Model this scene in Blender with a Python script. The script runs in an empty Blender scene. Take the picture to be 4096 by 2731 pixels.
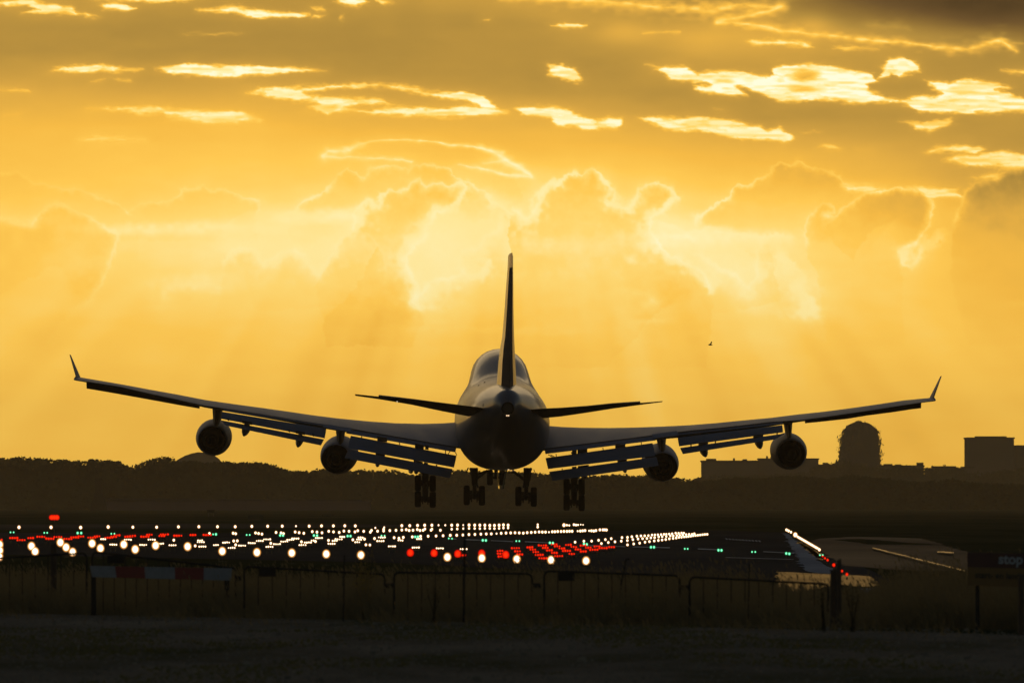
import bpy, math, random
import numpy as np
from mathutils import Vector, Matrix

R = math.radians
random.seed(7)
rng = np.random.default_rng(11)
SC = bpy.context.scene
COL = SC.collection

# ------------------------------------------------------------------ camera
H = 2.25                       # eye height above the airfield
HORIZON = 2011.0               # image row of the horizon on the 4096 px wide photograph
K = 36.0 / 300.0 / 4096.0      # angle of one photograph pixel (300 mm lens)
PITCH = math.atan((HORIZON - 1365.5) * K)
cam_data = bpy.data.cameras.new('camera')
cam_data.lens = 300.0
cam_data.sensor_width = 36.0
cam_data.sensor_fit = 'HORIZONTAL'
cam_data.clip_start = 1.0
cam_data.clip_end = 30000.0
cam_data.dof.use_dof = True
cam_data.dof.focus_distance = 640.0
cam_data.dof.aperture_fstop = 5.6
cam = bpy.data.objects.new('camera', cam_data)
COL.objects.link(cam)
cam.location = (0, 0, H)
cam.rotation_euler = (math.pi / 2 + PITCH, 0, 0)
SC.camera = cam

# ------------------------------------------------------------------ sky light and sun
SUN_EL, SUN_AZ = R(8.5), R(-3.0)      # behind the clouds, just above the frame
world = bpy.data.worlds.new('World')
SC.world = world
world.use_nodes = True
wn, wl = world.node_tree.nodes, world.node_tree.links
wn.clear()
w_out = wn.new('ShaderNodeOutputWorld')
w_bg = wn.new('ShaderNodeBackground')
w_sky = wn.new('ShaderNodeTexSky')
w_sky.sky_type = 'NISHITA'
w_sky.sun_disc = False
w_sky.sun_elevation = SUN_EL
w_sky.sun_rotation = SUN_AZ
w_sky.dust_density = 0.4
w_sky.air_density = 1.0
w_bg.inputs['Strength'].default_value = 0.040
w_tint = wn.new('ShaderNodeMix'); w_tint.data_type = 'RGBA'; w_tint.blend_type = 'MULTIPLY'
w_tint.inputs['Factor'].default_value = 1.0
w_tint.inputs['B'].default_value = (1.0, .90, .84, 1)      # dust-laden evening air
wl.new(w_sky.outputs[0], w_tint.inputs['A'])
wl.new(w_tint.outputs['Result'], w_bg.inputs['Color'])
# warm light of the cloudy sunset round the sun
w_tc = wn.new('ShaderNodeTexCoord')
w_dot = wn.new('ShaderNodeVectorMath'); w_dot.operation = 'DOT_PRODUCT'
w_nrm = wn.new('ShaderNodeVectorMath'); w_nrm.operation = 'NORMALIZE'
sd = (math.sin(SUN_AZ) * math.cos(R(3)), math.cos(SUN_AZ) * math.cos(R(3)), math.sin(R(3)))
w_dot.inputs[1].default_value = sd
wl.new(w_tc.outputs['Generated'], w_nrm.inputs[0])
wl.new(w_nrm.outputs[0], w_dot.inputs[0])
w_map = wn.new('ShaderNodeMapRange'); w_map.interpolation_type = 'SMOOTHSTEP'
w_map.inputs['From Min'].default_value = 0.92
w_map.inputs['From Max'].default_value = 0.985
wl.new(w_dot.outputs['Value'], w_map.inputs['Value'])
w_glow = wn.new('ShaderNodeBackground')
w_glow.inputs['Color'].default_value = (0.90, 0.50, 0.10, 1)
w_mul = wn.new('ShaderNodeMath'); w_mul.operation = 'MULTIPLY'; w_mul.inputs[1].default_value = 0.75
w_sep = wn.new('ShaderNodeSeparateXYZ')
wl.new(w_nrm.outputs[0], w_sep.inputs[0])
w_el = wn.new('ShaderNodeMapRange'); w_el.interpolation_type = 'SMOOTHSTEP'      # dark cloud deck higher up
w_el.inputs['From Min'].default_value = 0.06; w_el.inputs['From Max'].default_value = 0.15
w_el.inputs['To Min'].default_value = 1.0; w_el.inputs['To Max'].default_value = 0.18
wl.new(w_sep.outputs['Z'], w_el.inputs['Value'])
w_m2 = wn.new('ShaderNodeMath'); w_m2.operation = 'MULTIPLY'
wl.new(w_map.outputs[0], w_m2.inputs[0]); wl.new(w_el.outputs[0], w_m2.inputs[1])
wl.new(w_m2.outputs[0], w_mul.inputs[0])
wl.new(w_mul.outputs[0], w_glow.inputs['Strength'])
w_add = wn.new('ShaderNodeAddShader')
wl.new(w_bg.outputs[0], w_add.inputs[0])
wl.new(w_glow.outputs[0], w_add.inputs[1])
wl.new(w_add.outputs[0], w_out.inputs['Surface'])

sun_data = bpy.data.lights.new('sun', 'SUN')
sun_data.energy = 0.16
sun_data.angle = R(25.0)     # the sun is veiled by cloud
sun_data.color = (1.0, 0.72, 0.35)
sun = bpy.data.objects.new('sun', sun_data)
COL.objects.link(sun)
sun_dir = Vector((math.sin(SUN_AZ) * math.cos(SUN_EL), math.cos(SUN_AZ) * math.cos(SUN_EL), math.sin(SUN_EL)))
sun.rotation_euler = sun_dir.to_track_quat('Z', 'Y').to_euler()
sun.location = (0, 300, 90)

vs = SC.view_settings
SC.display_settings.display_device = 'sRGB'
vs.view_transform = 'Standard'
vs.look = 'None'
vs.exposure = 0.0
vs.gamma = 1.0
vs.use_curve_mapping = False
SC.render.engine = 'CYCLES'
cy = SC.cycles
cy.use_denoising = True
cy.max_bounces = 6
cy.diffuse_bounces = 2
cy.glossy_bounces = 3
cy.transmission_bounces = 2
cy.transparent_max_bounces = 24
cy.volume_bounces = 1
cy.sample_clamp_indirect = 3.0
cy.caustics_reflective = False
cy.caustics_refractive = False

# ------------------------------------------------------------------ helpers
cp, sp = math.cos(PITCH), math.sin(PITCH)
def ray(px, py):
    a = (px - 2048.0) * K
    b = (1365.5 - py) * K
    return Vector((a, cp - b * sp, sp + b * cp))
def at(px, py, Y):
    r = ray(px, py)
    return Vector((0, 0, H)) + r * (Y / r.y)
def ground_at(px, py, z=0.0):
    r = ray(px, py)
    return Vector((0, 0, H)) + r * ((z - H) / r.z)
def rowz(py, Y):
    return at(2048, py, Y).z
def zoomer(x0, y0, f):
    return lambda x, y: (x0 + f * x, y0 + f * y)
Z2 = zoomer(1550, 1450, .414555)      # body
Z3 = zoomer(1200, 1600, .318907)      # left inner wing
Z4 = zoomer(2100, 1600, .340136)      # right inner wing
Z5 = zoomer(250, 1380, .467687)       # left outer wing
Z6 = zoomer(2650, 1450, .510204)      # right outer wing
Z1 = zoomer(1750, 980, .331633)       # fin
G1 = zoomer(0, 2000, .46620)
G2 = zoomer(900, 2000, .46620)
G3 = zoomer(1800, 2000, .467687)
G4 = zoomer(2900, 2000, .508503)

def srgb(r, g, b):
    f = lambda c: (c / 255 / 12.92) if c / 255 <= 0.04045 else ((c / 255 + 0.055) / 1.055) ** 2.4
    return (f(r), f(g), f(b), 1.0)

def mat(name, base, rough=0.6, metal=0.0, coat=0.0, noise=0.0, scale=4.0, bump=0.0, stretch=(1, 1, 1), spec=0.5):
    m = bpy.data.materials.new(name)
    m.use_nodes = True
    nt = m.node_tree
    b = nt.nodes['Principled BSDF']
    b.inputs['Base Color'].default_value = (*base, 1)
    b.inputs['Roughness'].default_value = rough
    b.inputs['Metallic'].default_value = metal
    b.inputs['Coat Weight'].default_value = coat
    b.inputs['Coat Roughness'].default_value = 0.12
    b.inputs['Specular IOR Level'].default_value = spec
    if noise or bump:
        tc = nt.nodes.new('ShaderNodeTexCoord')
        mp = nt.nodes.new('ShaderNodeMapping')
        mp.inputs['Scale'].default_value = stretch
        nt.links.new(tc.outputs['Object'], mp.inputs[0])
        n = nt.nodes.new('ShaderNodeTexNoise')
        n.inputs['Scale'].default_value = scale
        n.inputs['Detail'].default_value = 6
        n.inputs['Roughness'].default_value = 0.62
        nt.links.new(mp.outputs[0], n.inputs['Vector'])
        if noise:
            cr = nt.nodes.new('ShaderNodeValToRGB')
            cr.color_ramp.elements[0].position = 0.32
            cr.color_ramp.elements[1].position = 0.68
            cr.color_ramp.elements[0].color = (*[c * (1 - noise) for c in base], 1)
            cr.color_ramp.elements[1].color = (*[min(1, c * (1 + noise)) for c in base], 1)
            nt.links.new(n.outputs['Fac'], cr.inputs[0])
            nt.links.new(cr.outputs[0], b.inputs['Base Color'])
            mr = nt.nodes.new('ShaderNodeMapRange')
            mr.inputs['To Min'].default_value = max(0.03, rough * 0.8)
            mr.inputs['To Max'].default_value = min(1, rough * 1.2)
            nt.links.new(n.outputs['Fac'], mr.inputs[0])
            nt.links.new(mr.outputs[0], b.inputs['Roughness'])
        if bump:
            bp = nt.nodes.new('ShaderNodeBump')
            bp.inputs['Strength'].default_value = bump
            bp.inputs['Distance'].default_value = 0.05
            nt.links.new(n.outputs['Fac'], bp.inputs['Height'])
            nt.links.new(bp.outputs[0], b.inputs['Normal'])
    return m

def leaf_mat(name, base, trans):
    m = mat(name, base, 0.7, noise=0.4, scale=3.0)
    nt = m.node_tree
    b = nt.nodes['Principled BSDF']
    out = [n for n in nt.nodes if n.type == 'OUTPUT_MATERIAL'][0]
    t = nt.nodes.new('ShaderNodeBsdfTranslucent')
    t.inputs['Color'].default_value = (*[min(1, c * 1.4) for c in base], 1)
    mx = nt.nodes.new('ShaderNodeMixShader')
    mx.inputs[0].default_value = trans
    nt.links.new(b.outputs[0], mx.inputs[1])
    nt.links.new(t.outputs[0], mx.inputs[2])
    nt.links.new(mx.outputs[0], out.inputs['Surface'])
    return m

def lamp_mat(name, core, edge, power, soft=True):
    """lamp globe: white-hot middle, with its halo painted in as a coloured, fading rim"""
    m = bpy.data.materials.new(name)
    m.use_nodes = True
    nt = m.node_tree
    nt.nodes.clear()
    out = nt.nodes.new('ShaderNodeOutputMaterial')
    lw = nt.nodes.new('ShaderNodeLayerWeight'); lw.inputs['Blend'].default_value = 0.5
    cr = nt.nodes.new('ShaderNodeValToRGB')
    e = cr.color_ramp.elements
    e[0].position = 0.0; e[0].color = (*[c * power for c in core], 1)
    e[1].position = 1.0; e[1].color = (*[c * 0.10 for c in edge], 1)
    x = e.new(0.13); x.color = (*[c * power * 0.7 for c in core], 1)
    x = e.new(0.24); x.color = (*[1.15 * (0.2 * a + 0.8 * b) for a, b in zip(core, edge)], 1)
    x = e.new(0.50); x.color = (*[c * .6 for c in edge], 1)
    em = nt.nodes.new('ShaderNodeEmission')
    nt.links.new(lw.outputs['Facing'], cr.inputs[0])
    nt.links.new(cr.outputs[0], em.inputs['Color'])
    last = em.outputs[0]
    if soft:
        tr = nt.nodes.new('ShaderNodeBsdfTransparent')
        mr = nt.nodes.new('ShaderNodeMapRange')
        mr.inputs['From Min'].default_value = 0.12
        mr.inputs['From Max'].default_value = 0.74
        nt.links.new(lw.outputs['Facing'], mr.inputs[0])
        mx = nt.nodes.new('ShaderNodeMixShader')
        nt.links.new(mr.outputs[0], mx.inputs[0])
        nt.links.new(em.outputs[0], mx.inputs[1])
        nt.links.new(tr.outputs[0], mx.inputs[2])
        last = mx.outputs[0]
    nt.links.new(last, out.inputs['Surface'])
    m.cycles.emission_sampling = 'NONE'
    return m

def tag(o, label=None, cat=None, group=None, kind=None):
    if label: o['label'] = label
    if cat: o['category'] = cat
    if group: o['group'] = group
    if kind: o['kind'] = kind
    return o

def mesh_data(name, verts, faces, mats, smooth=False, mat_idx=None):
    me = bpy.data.meshes.new(name)
    me.from_pydata([tuple(v) for v in verts], [], faces)
    for m in (mats if isinstance(mats, (list, tuple)) else [mats]):
        me.materials.append(m)
    if smooth:
        me.polygons.foreach_set('use_smooth', [True] * len(faces))
    if mat_idx is not None:
        me.polygons.foreach_set('material_index', mat_idx)
    me.update()
    return me

def link(name, me, parent=None, loc=None):
    o = bpy.data.objects.new(name, me)
    COL.objects.link(o)
    if parent is not None: o.parent = parent
    if loc is not None: o.location = loc
    return o

def empty(name, loc):
    o = bpy.data.objects.new(name, None)
    o.empty_display_size = 0.3
    COL.objects.link(o)
    o.location = loc
    return o

class MB:
    """gathers shapes in world coordinates, builds one mesh object"""
    def __init__(s):
        s.v, s.f = [], []
    def add(s, verts, faces):
        n = len(s.v)
        s.v += [Vector(v) for v in verts]
        s.f += [tuple(i + n for i in f) for f in faces]
        return s
    def box(s, lo, hi):
        x0, y0, z0 = lo; x1, y1, z1 = hi
        return s.add([(x0, y0, z0), (x1, y0, z0), (x1, y1, z0), (x0, y1, z0), (x0, y0, z1), (x1, y0, z1), (x1, y1, z1), (x0, y1, z1)],
                     [(0, 3, 2, 1), (4, 5, 6, 7), (0, 1, 5, 4), (1, 2, 6, 5), (2, 3, 7, 6), (3, 0, 4, 7)])
    def tube(s, pts, r, n=8, cap=True):
        pts = [Vector(p) for p in pts]
        rs = r if isinstance(r, (list, tuple)) else [r] * len(pts)
        rings = []
        for i, p in enumerate(pts):
            d = (pts[min(i + 1, len(pts) - 1)] - pts[max(i - 1, 0)])
            if d.length < 1e-9: d = Vector((0, 0, 1))
            d.normalize()
            a = d.cross(Vector((0, 0, 1)))
            if a.length < 0.1: a = d.cross(Vector((0, 1, 0)))
            a.normalize(); b = d.cross(a)
            rings.append([p + (a * math.cos(t) + b * math.sin(t)) * rs[i] for t in [2 * math.pi * k / n for k in range(n)]])
        v = [q for ring in rings for q in ring]
        f = []
        for i in range(len(pts) - 1):
            for k in range(n):
                f.append((i * n + k, i * n + (k + 1) % n, (i + 1) * n + (k + 1) % n, (i + 1) * n + k))
        if cap:
            f.append(tuple(range(n - 1, -1, -1)))
            f.append(tuple((len(pts) - 1) * n + k for k in range(n)))
        return s.add(v, f)
    def loft(s, rings, cap=True, closed=True):
        n = len(rings[0])
        v = [q for ring in rings for q in ring]
        f = []
        for i in range(len(rings) - 1):
            for k in range(n if closed else n - 1):
                f.append((i * n + k, i * n + (k + 1) % n, (i + 1) * n + (k + 1) % n, (i + 1) * n + k))
        if cap:
            f.append(tuple(range(n - 1, -1, -1)))
            f.append(tuple((len(rings) - 1) * n + k for k in range(n)))
        return s.add(v, f)
    def lathe(s, prof, origin, axis, n=48, cap=False):
        """prof: (distance along axis, radius)"""
        ax = Vector(axis).normalized()
        a = ax.cross(Vector((0, 0, 1)))
        if a.length < 0.1: a = ax.cross(Vector((0, 1, 0)))
        a.normalize(); b = ax.cross(a)
        o = Vector(origin)
        rings = [[o + ax * d + (a * math.cos(t) + b * math.sin(t)) * max(r, 1e-4) for t in [2 * math.pi * k / n for k in range(n)]] for d, r in prof]
        return s.loft(rings, cap)
    def build(s, name, m, parent=None, origin=None, smooth=False, bevel=0, autosmooth=None):
        """origin: where the object's own origin goes (default: the parent's place)"""
        base = Vector(origin) if origin is not None else (world_loc(parent) if parent else Vector((0, 0, 0)))
        me = mesh_data(name, [v - base for v in s.v], s.f, m, smooth or autosmooth is not None)
        if autosmooth is not None:
            me.set_sharp_from_angle(angle=R(autosmooth))
        o = link(name, me, parent)
        o.location = base - (world_loc(parent) if parent else Vector((0, 0, 0)))
        if bevel:
            bv = o.modifiers.new('bevel', 'BEVEL'); bv.width = bevel; bv.segments = 2; bv.limit_method = 'ANGLE'
        return o

def world_loc(o):
    l = Vector(o.location)
    while o.parent is not None:
        o = o.parent
        l += Vector(o.location)
    return l

def foil_ring(le, te, up, t_up, t_lo, c0=0.0, c1=1.0, n=12):
    """closed section between leading edge and trailing edge point; thickness given in metres"""
    le, te, up = Vector(le), Vector(te), Vector(up)
    ch = te - le
    xs = [c0 + (c1 - c0) * 0.5 * (1 - math.cos(math.pi * i / n)) for i in range(n + 1)]
    def th(x):
        return max(0.0, 5 * (0.2969 * math.sqrt(x) - 0.1260 * x - 0.3516 * x * x + 0.2843 * x ** 3 - 0.1030 * x ** 4)) * 2
    top = [le + ch * x + up * (th(x) * t_up) for x in xs]
    bot = [le + ch * x - up * (th(x) * t_lo + 0.004) for x in xs]
    return top + bot[::-1]

# ------------------------------------------------------------------ value noise for the clouds
_tab = rng.random((256, 256))
def vnoise(x, y, seed=0):
    x = x + seed * 37.31; y = y + seed * 91.77
    xi = np.floor(x).astype(np.int64); yi = np.floor(y).astype(np.int64)
    fx = x - xi; fy = y - yi
    fx = fx * fx * fx * (fx * (fx * 6 - 15) + 10); fy = fy * fy * fy * (fy * (fy * 6 - 15) + 10)
    a = _tab[xi & 255, yi & 255]; b = _tab[(xi + 1) & 255, yi & 255]
    c = _tab[xi & 255, (yi + 1) & 255]; d = _tab[(xi + 1) & 255, (yi + 1) & 255]
    return (a * (1 - fx) + b * fx) * (1 - fy) + (c * (1 - fx) + d * fx) * fy
def fbm(x, y, oct=4, seed=0, gain=0.5):
    s = 0; amp = 1; tot = 0
    for o in range(oct):
        s = s + amp * (vnoise(x * 2 ** o, y * 2 ** o, seed + o * 3) - 0.5); tot += amp; amp *= gain
    return s / tot * 2          # about -1..1

# ------------------------------------------------------------------ the sky: a far backdrop carrying the evening clouds
Q = 4096 / 2352.0             # the cloud outlines below are noted in pixels of a 2352 px wide copy
def build_sky():
    fx = np.arange(-60, 2413, 2.1)
    lx = -60 - np.cumsum(np.geomspace(4, 160, 60)); rx = 2412 + np.cumsum(np.geomspace(4, 160, 60))
    xs = np.concatenate([lx[::-1], fx, rx])
    fy = np.arange(-16, 1130, 2.0)
    ty = -16 - np.cumsum(np.geomspace(3, 60, 40))
    ys = np.concatenate([ty[::-1], fy, [1160, 1200]])
    X, Y = np.meshgrid(xs, ys)
    # ---- smooth brightness of the cloud deck (0 dark brown .. 1 pale yellow)
    colx = [-400, 0, 588, 1176, 1764, 2352, 2800]
    cols = [
        ([-300, 0, 120, 300, 500, 1050], [.3, .33, .34, .58, .66, .66]),
        ([0, 60, 120, 200, 300, 400, 500, 600, 700, 800, 900, 1050], [.36, .31, .31, .42, .60, .65, .72, .70, .69, .67, .68, .67]),
        ([0, 60, 120, 180, 230, 300, 360, 420, 500, 560, 650, 750, 850, 950, 1050], [.33, .30, .31, .36, .48, .62, .68, .72, .82, .84, .80, .72, .69, .66, .65]),
        ([0, 50, 100, 160, 210, 260, 310, 360, 410, 460, 550, 650, 750, 850, 950, 1050], [.38, .33, .31, .31, .35, .46, .56, .61, .68, .76, .84, .78, .71, .67, .63, .63]),
        ([0, 50, 80, 140, 200, 260, 300, 350, 400, 460, 550, 650, 750, 850, 950, 1050], [.30, .40, .44, .38, .32, .33, .42, .54, .61, .71, .82, .80, .74, .71, .69, .67]),
        ([0, 60, 110, 180, 260, 340, 400, 450, 500, 600, 800, 950, 1050], [.08, .13, .28, .32, .33, .36, .42, .50, .58, .61, .62, .60, .59]),
        ([-300, 0, 110, 260, 400, 600, 1050], [.05, .08, .25, .32, .40, .55, .55]),
    ]
    Xw = X + 60 * fbm(X / 500, Y / 260, 2, 5); Yw = Y + 16 * fbm(X / 420, Y / 200, 2, 9)
    vals = [np.interp(Yw, c[0], c[1]) for c in cols]
    L = np.zeros_like(X)
    for i in range(len(colx) - 1):
        t = np.clip((Xw - colx[i]) / (colx[i + 1] - colx[i]), 0, 1)
        t = t * t * (3 - 2 * t) * 0.5 + t * 0.5
        m = (Xw >= colx[i]) & (Xw < colx[i + 1])
        L[m] = (vals[i] * (1 - t) + vals[i + 1] * t)[m]
    L[Xw < colx[0]] = vals[0][Xw < colx[0]]
    L[Xw >= colx[-1]] = vals[-1][Xw >= colx[-1]]
    L += 0.05 * np.exp(-((Y - 560) / 170) ** 2) * np.exp(-((X - 1150) / 1100) ** 2)
    # dark bank in the upper right, warm glow beside it
    def blob(cx, cy, rx_, ry_, a, p=2.0):
        r = ((X - cx) / rx_) ** 2 + ((Y - cy) / ry_) ** 2
        return a * np.exp(-r ** (p / 2))
    L += blob(2080, 14, 290, 50, -.13, 3) + blob(1430, 75, 60, 26, .12) + blob(1620, 95, 90, 40, .08) + blob(1870, 60, 40, 26, .10)
    L += blob(2300, 440, 160, 90, -.06) + blob(1500, 380, 240, 60, .02)
    L += 0.022 * fbm(X / 240, Y / 60, 3, 21) + 0.010 * fbm(X / 60, Y / 22, 3, 33)

    def seg_dist(px, py, P, closed):
        """distance to a polyline, index of the nearest piece with its position, inside test"""
        P = np.asarray(P, float)
        n = len(P)
        best = np.full(px.shape, 1e9); pos = np.zeros(px.shape)
        ins = np.zeros(px.shape, bool)
        for i in range(n if closed else n - 1):
            a = P[i]; b = P[(i + 1) % n]
            d = b - a; l2 = max(d @ d, 1e-6)
            t = np.clip(((px - a[0]) * d[0] + (py - a[1]) * d[1]) / l2, 0, 1)
            dd = np.hypot(px - a[0] - t * d[0], py - a[1] - t * d[1])
            m = dd < best
            best[m] = dd[m]; pos[m] = (i + t)[m]
            if closed and a[1] != b[1]:
                c = ((a[1] > py) != (b[1] > py)) & (px < (b[0] - a[0]) * (py - a[1]) / (b[1] - a[1]) + a[0])
                ins ^= c
        return best, pos, ins
    def window(P, pad):
        P = np.asarray(P, float)
        i0, i1 = np.searchsorted(xs, [P[:, 0].min() - pad, P[:, 0].max() + pad])
        j0, j1 = np.searchsorted(ys, [P[:, 1].min() - pad, P[:, 1].max() + pad])
        return slice(j0, j1), slice(i0, i1)
    def smooth(e0, e1, v):
        t = np.clip((v - e0) / (e1 - e0), 0, 1)
        return t * t * (3 - 2 * t)

    # ---- piled cumulus: (outline, closing points, rim width, rim strength, shade inside)
    A = lambda pts: [(.5 * x, 344.5 + .5 * y) for x, y in pts]             # left half crop
    B = lambda pts: [(1176 + .5 * x, 344.5 + .5 * y) for x, y in pts]      # right half crop
    piles = [
        # far faint heaps
        (A([(-80, 95), (0, 110), (90, 103), (130, 130), (155, 152), (210, 160), (225, 172), (300, 180), (380, 188), (420, 205), (520, 240), (580, 290), (640, 320)]), A([(640, 500), (-80, 500)]), 3.0, .05, .020, 90),
        (A([(560, 300), (620, 270), (700, 238), (780, 240), (825, 215), (830, 190), (880, 180), (925, 165), (960, 180), (985, 198), (1040, 190), (1090, 205), (1120, 225), (1190, 235), (1190, 265), (1182, 310)]), A([(1182, 420), (560, 420)]), 3.0, .055, .025, 80),
        (A([(1340, 290), (1400, 230), (1480, 200), (1530, 160), (1560, 120), (1600, 95), (1640, 118), (1670, 132), (1700, 95), (1740, 78), (1800, 78), (1850, 92), (1900, 75), (1960, 66), (2010, 82), (2070, 92), (2095, 130), (2150, 140), (2180, 180), (2230, 200), (2260, 245), (2310, 265), (2345, 285), (2400, 300)]), A([(2400, 500), (1340, 500)]), 3.2, .09, .035, 90),
        (B([(846, 365), (850, 308), (905, 285), (950, 245), (1000, 222), (1010, 180), (1035, 155), (1080, 162), (1130, 145), (1185, 115), (1205, 75), (1240, 58), (1290, 72), (1320, 53), (1360, 72), (1400, 96), (1450, 96), (1495, 120), (1520, 152), (1580, 178), (1700, 190), (1780, 172), (1850, 185), (1905, 205), (1940, 262), (1925, 320), (1900, 370)]), B([(1860, 520), (1400, 560), (900, 470)]), 3.6, .13, .055, 110),
        # strong bright-edged towers
        (A([(1030, 565), (1035, 515), (1070, 468), (1110, 452), (1160, 452), (1190, 482), (1210, 520), (1245, 505), (1290, 465), (1350, 458), (1395, 492), (1425, 545), (1465, 575), (1500, 520), (1545, 460), (1570, 410), (1620, 380), (1645, 335)]), A([(1760, 480), (1780, 700), (1000, 760)]), 7.0, .09, .035, 100),
        (A([(-60, 300), (30, 322), (90, 345), (150, 345), (180, 290), (235, 258), (300, 252), (350, 278), (400, 305), (430, 325), (480, 355), (540, 392), (535, 450), (505, 540), (470, 610), (420, 690), (330, 745)]), A([(200, 900), (-60, 900)]), 7.0, .045, .055, 170),
        (A([(1600, 380), (1640, 330), (1630, 290), (1665, 255), (1700, 238), (1745, 262), (1760, 205), (1790, 190), (1850, 192), (1885, 160), (1925, 133), (1962, 178), (2000, 155), (2030, 148), (2060, 170), (2110, 148), (2145, 172), (2125, 225), (2080, 280), (2000, 285), (1975, 340), (1955, 400), (1895, 450), (1862, 500), (1880, 560), (1925, 640), (1900, 700), (1960, 760)]), A([(1900, 900), (1500, 900), (1450, 620)]), 8.0, .14, .075, 220),
        (A([(2350, 285), (2305, 300), (2300, 360), (2235, 395), (2205, 450), (2150, 455), (2110, 500), (2115, 545), (2140, 575)]) , A([(2600, 560), (2600, 300)]), 6.0, .06, .03, 90),
        (A([(1905, 700), (1935, 660), (1975, 610), (2040, 590), (2110, 580), (2125, 560), (2160, 575), (2215, 570), (2245, 520), (2258, 505)]), A([(2400, 520), (2400, 900), (1960, 900)]), 9.0, .11, .03, 120),
        (B([(-10, 270), (20, 295), (50, 320), (75, 325), (108, 285), (125, 220), (150, 178), (180, 152), (205, 165), (240, 130), (285, 108), (330, 115), (375, 92), (405, 115), (425, 150), (470, 180), (480, 215), (450, 245), (500, 262), (540, 278), (570, 235), (585, 190), (625, 160), (680, 158), (730, 180), (765, 215), (720, 260), (690, 290), (645, 315), (635, 380), (680, 440), (720, 488), (770, 505), (820, 535), (875, 570), (905, 620), (925, 680)]), B([(900, 1000), (-10, 1000)]), 8.0, .18, .085, 210),
        (B([(640, 330), (700, 335), (760, 350), (810, 375), (870, 368), (920, 362), (1000, 388), (1100, 400), (1200, 395), (1345, 402)]), B([(1345, 480), (1100, 470), (700, 480)]), 7.0, .09, -.01, 60),
        (B([(820, 490), (870, 482), (910, 520), (960, 550), (1040, 575), (1085, 640), (1130, 570), (1120, 520), (1145, 440)]), B([(1180, 440), (1240, 700), (900, 760), (830, 600)]), 8.0, .10, .03, 110),
        (B([(1215, 440), (1245, 490), (1300, 540), (1350, 590), (1330, 640), (1380, 690), (1440, 800)]), B([(1300, 830), (1200, 650)]), 13.0, .07, -.02, 60),
        (B([(1352, 460), (1350, 380), (1362, 320), (1395, 270), (1435, 240), (1485, 262), (1490, 285), (1440, 300), (1490, 302), (1530, 262), (1590, 228), (1620, 205), (1700, 192), (1780, 175), (1850, 186), (1905, 208), (1942, 265), (1920, 330), (1900, 380), (1860, 420), (1790, 470)]), B([(1800, 900), (1450, 900), (1400, 560)]), 4.5, .10, .065, 200),
        (B([(2030, 365), (2045, 300), (2070, 240), (2085, 190), (2130, 150), (2185, 140), (2225, 105), (2270, 86), (2320, 90), (2400, 75), (2700, 60)]), B([(2700, 900), (2100, 900), (2020, 600)]), 5.0, .13, .10, 200),
        (B([(1900, 370), (1870, 420), (1780, 460), (1800, 520), (1840, 550), (1880, 490), (1960, 420), (2030, 365)]), B([(2020, 360)]), 10.0, .09, -.03, 40),
    ]
    for k, (line, close, rw, rs, shade, fade) in enumerate(piles):
        P = line + close
        sj, si = window(P, 60)
        px, py = X[sj, si], Y[sj, si]
        wx = px + 8 * fbm(px / 26, py / 26, 4, k, .6) + 4.2 * np.abs(fbm(px / 13, py / 13, 2, k + 50)) + 2 * fbm(px / 6, py / 6, 2, k + 54)
        wy = py + 8 * fbm(px / 26, py / 26, 4, k + 20, .6) + 4.2 * np.abs(fbm(px / 13, py / 13, 2, k + 70)) + 2 * fbm(px / 6, py / 6, 2, k + 74)
        _, _, ins = seg_dist(wx, wy, P, True)
        d, pos, _ = seg_dist(wx, wy, line, False)
        endf = smooth(0, 1.0, pos) * smooth(0, 1.0, (len(line) - 1) - pos)
        sub = L[sj, si]
        vary = 0.55 + 0.9 * vnoise(px / 60, py / 60, k + 5)
        puff = fbm(px / 34, py / 30, 4, k + 30, .6)
        sub = sub - 1.25 * shade * ins * np.exp(-d / fade) * (1 - np.exp(-d / (2.5 + rw))) * (0.35 + 0.65 * endf) * (1 + .5 * puff)
        w_in = rw * vary * 1.9; w_out = rw * 0.6
        w = np.where(ins, w_in, w_out)
        w = w * (.45 + 1.6 * vnoise(px / 13, py / 13, k + 40) ** 1.5)
        rim = np.exp(-(d / w) ** 1.4) * rs * 0.80 * endf * (0.30 + 1.15 * vnoise(px / 34, py / 34, k + 8))
        sub = sub + rim + 0.30 * rs * endf * np.exp(-d / (rw * 5.0)) * (0.6 + .8 * vnoise(px / 45, py / 45, k + 11))
        L[sj, si] = sub
    # soft bright veils between the towers
    for cx, cy, a, b, s in [(370, 525, 210, 14, .06), (740, 497, 90, 12, .06), (665, 500, 30, 10, .05), (790, 498, 40, 18, .07), (440, 655, 90, 22, .06), (375, 690, 35, 40, .05),
                            (905, 620, 40, 26, .06), (1010, 575, 60, 90, .05), (1560, 540, 110, 36, .07), (1640, 545, 140, 18, .05), (1560, 540, 60, 14, .06), (1700, 640, 60, 60, .05),
                            (1850, 720, 60, 22, .07), (1870, 690, 40, 60, .04), (1495, 700, 24, 18, .09), (1500, 738, 40, 8, .05), (1450, 593, 14, 12, .06), (1470, 675, 22, 9, .05),
                            (1000, 715, 80, 40, .05), (960, 690, 30, 22, .05), (2095, 585, 34, 32, .05), (1140, 480, 60, 50, .05), (1620, 650, 26, 26, .07), (2330, 700, 24, 10, .03),
                            (1085, 755, 200, 5, .02), (1190, 762, 150, 6, .02), (60, 505, 80, 12, .05)]:
        sj, si = window([(cx - 2.4 * a, cy - 2.4 * b), (cx + 2.4 * a, cy + 2.4 * b)], 10)
        px, py = X[sj, si], Y[sj, si]
        n1 = 9 * fbm(px / 40, py / 30, 3, 91); n2 = 9 * fbm(px / 40, py / 30, 3, 95)
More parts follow.
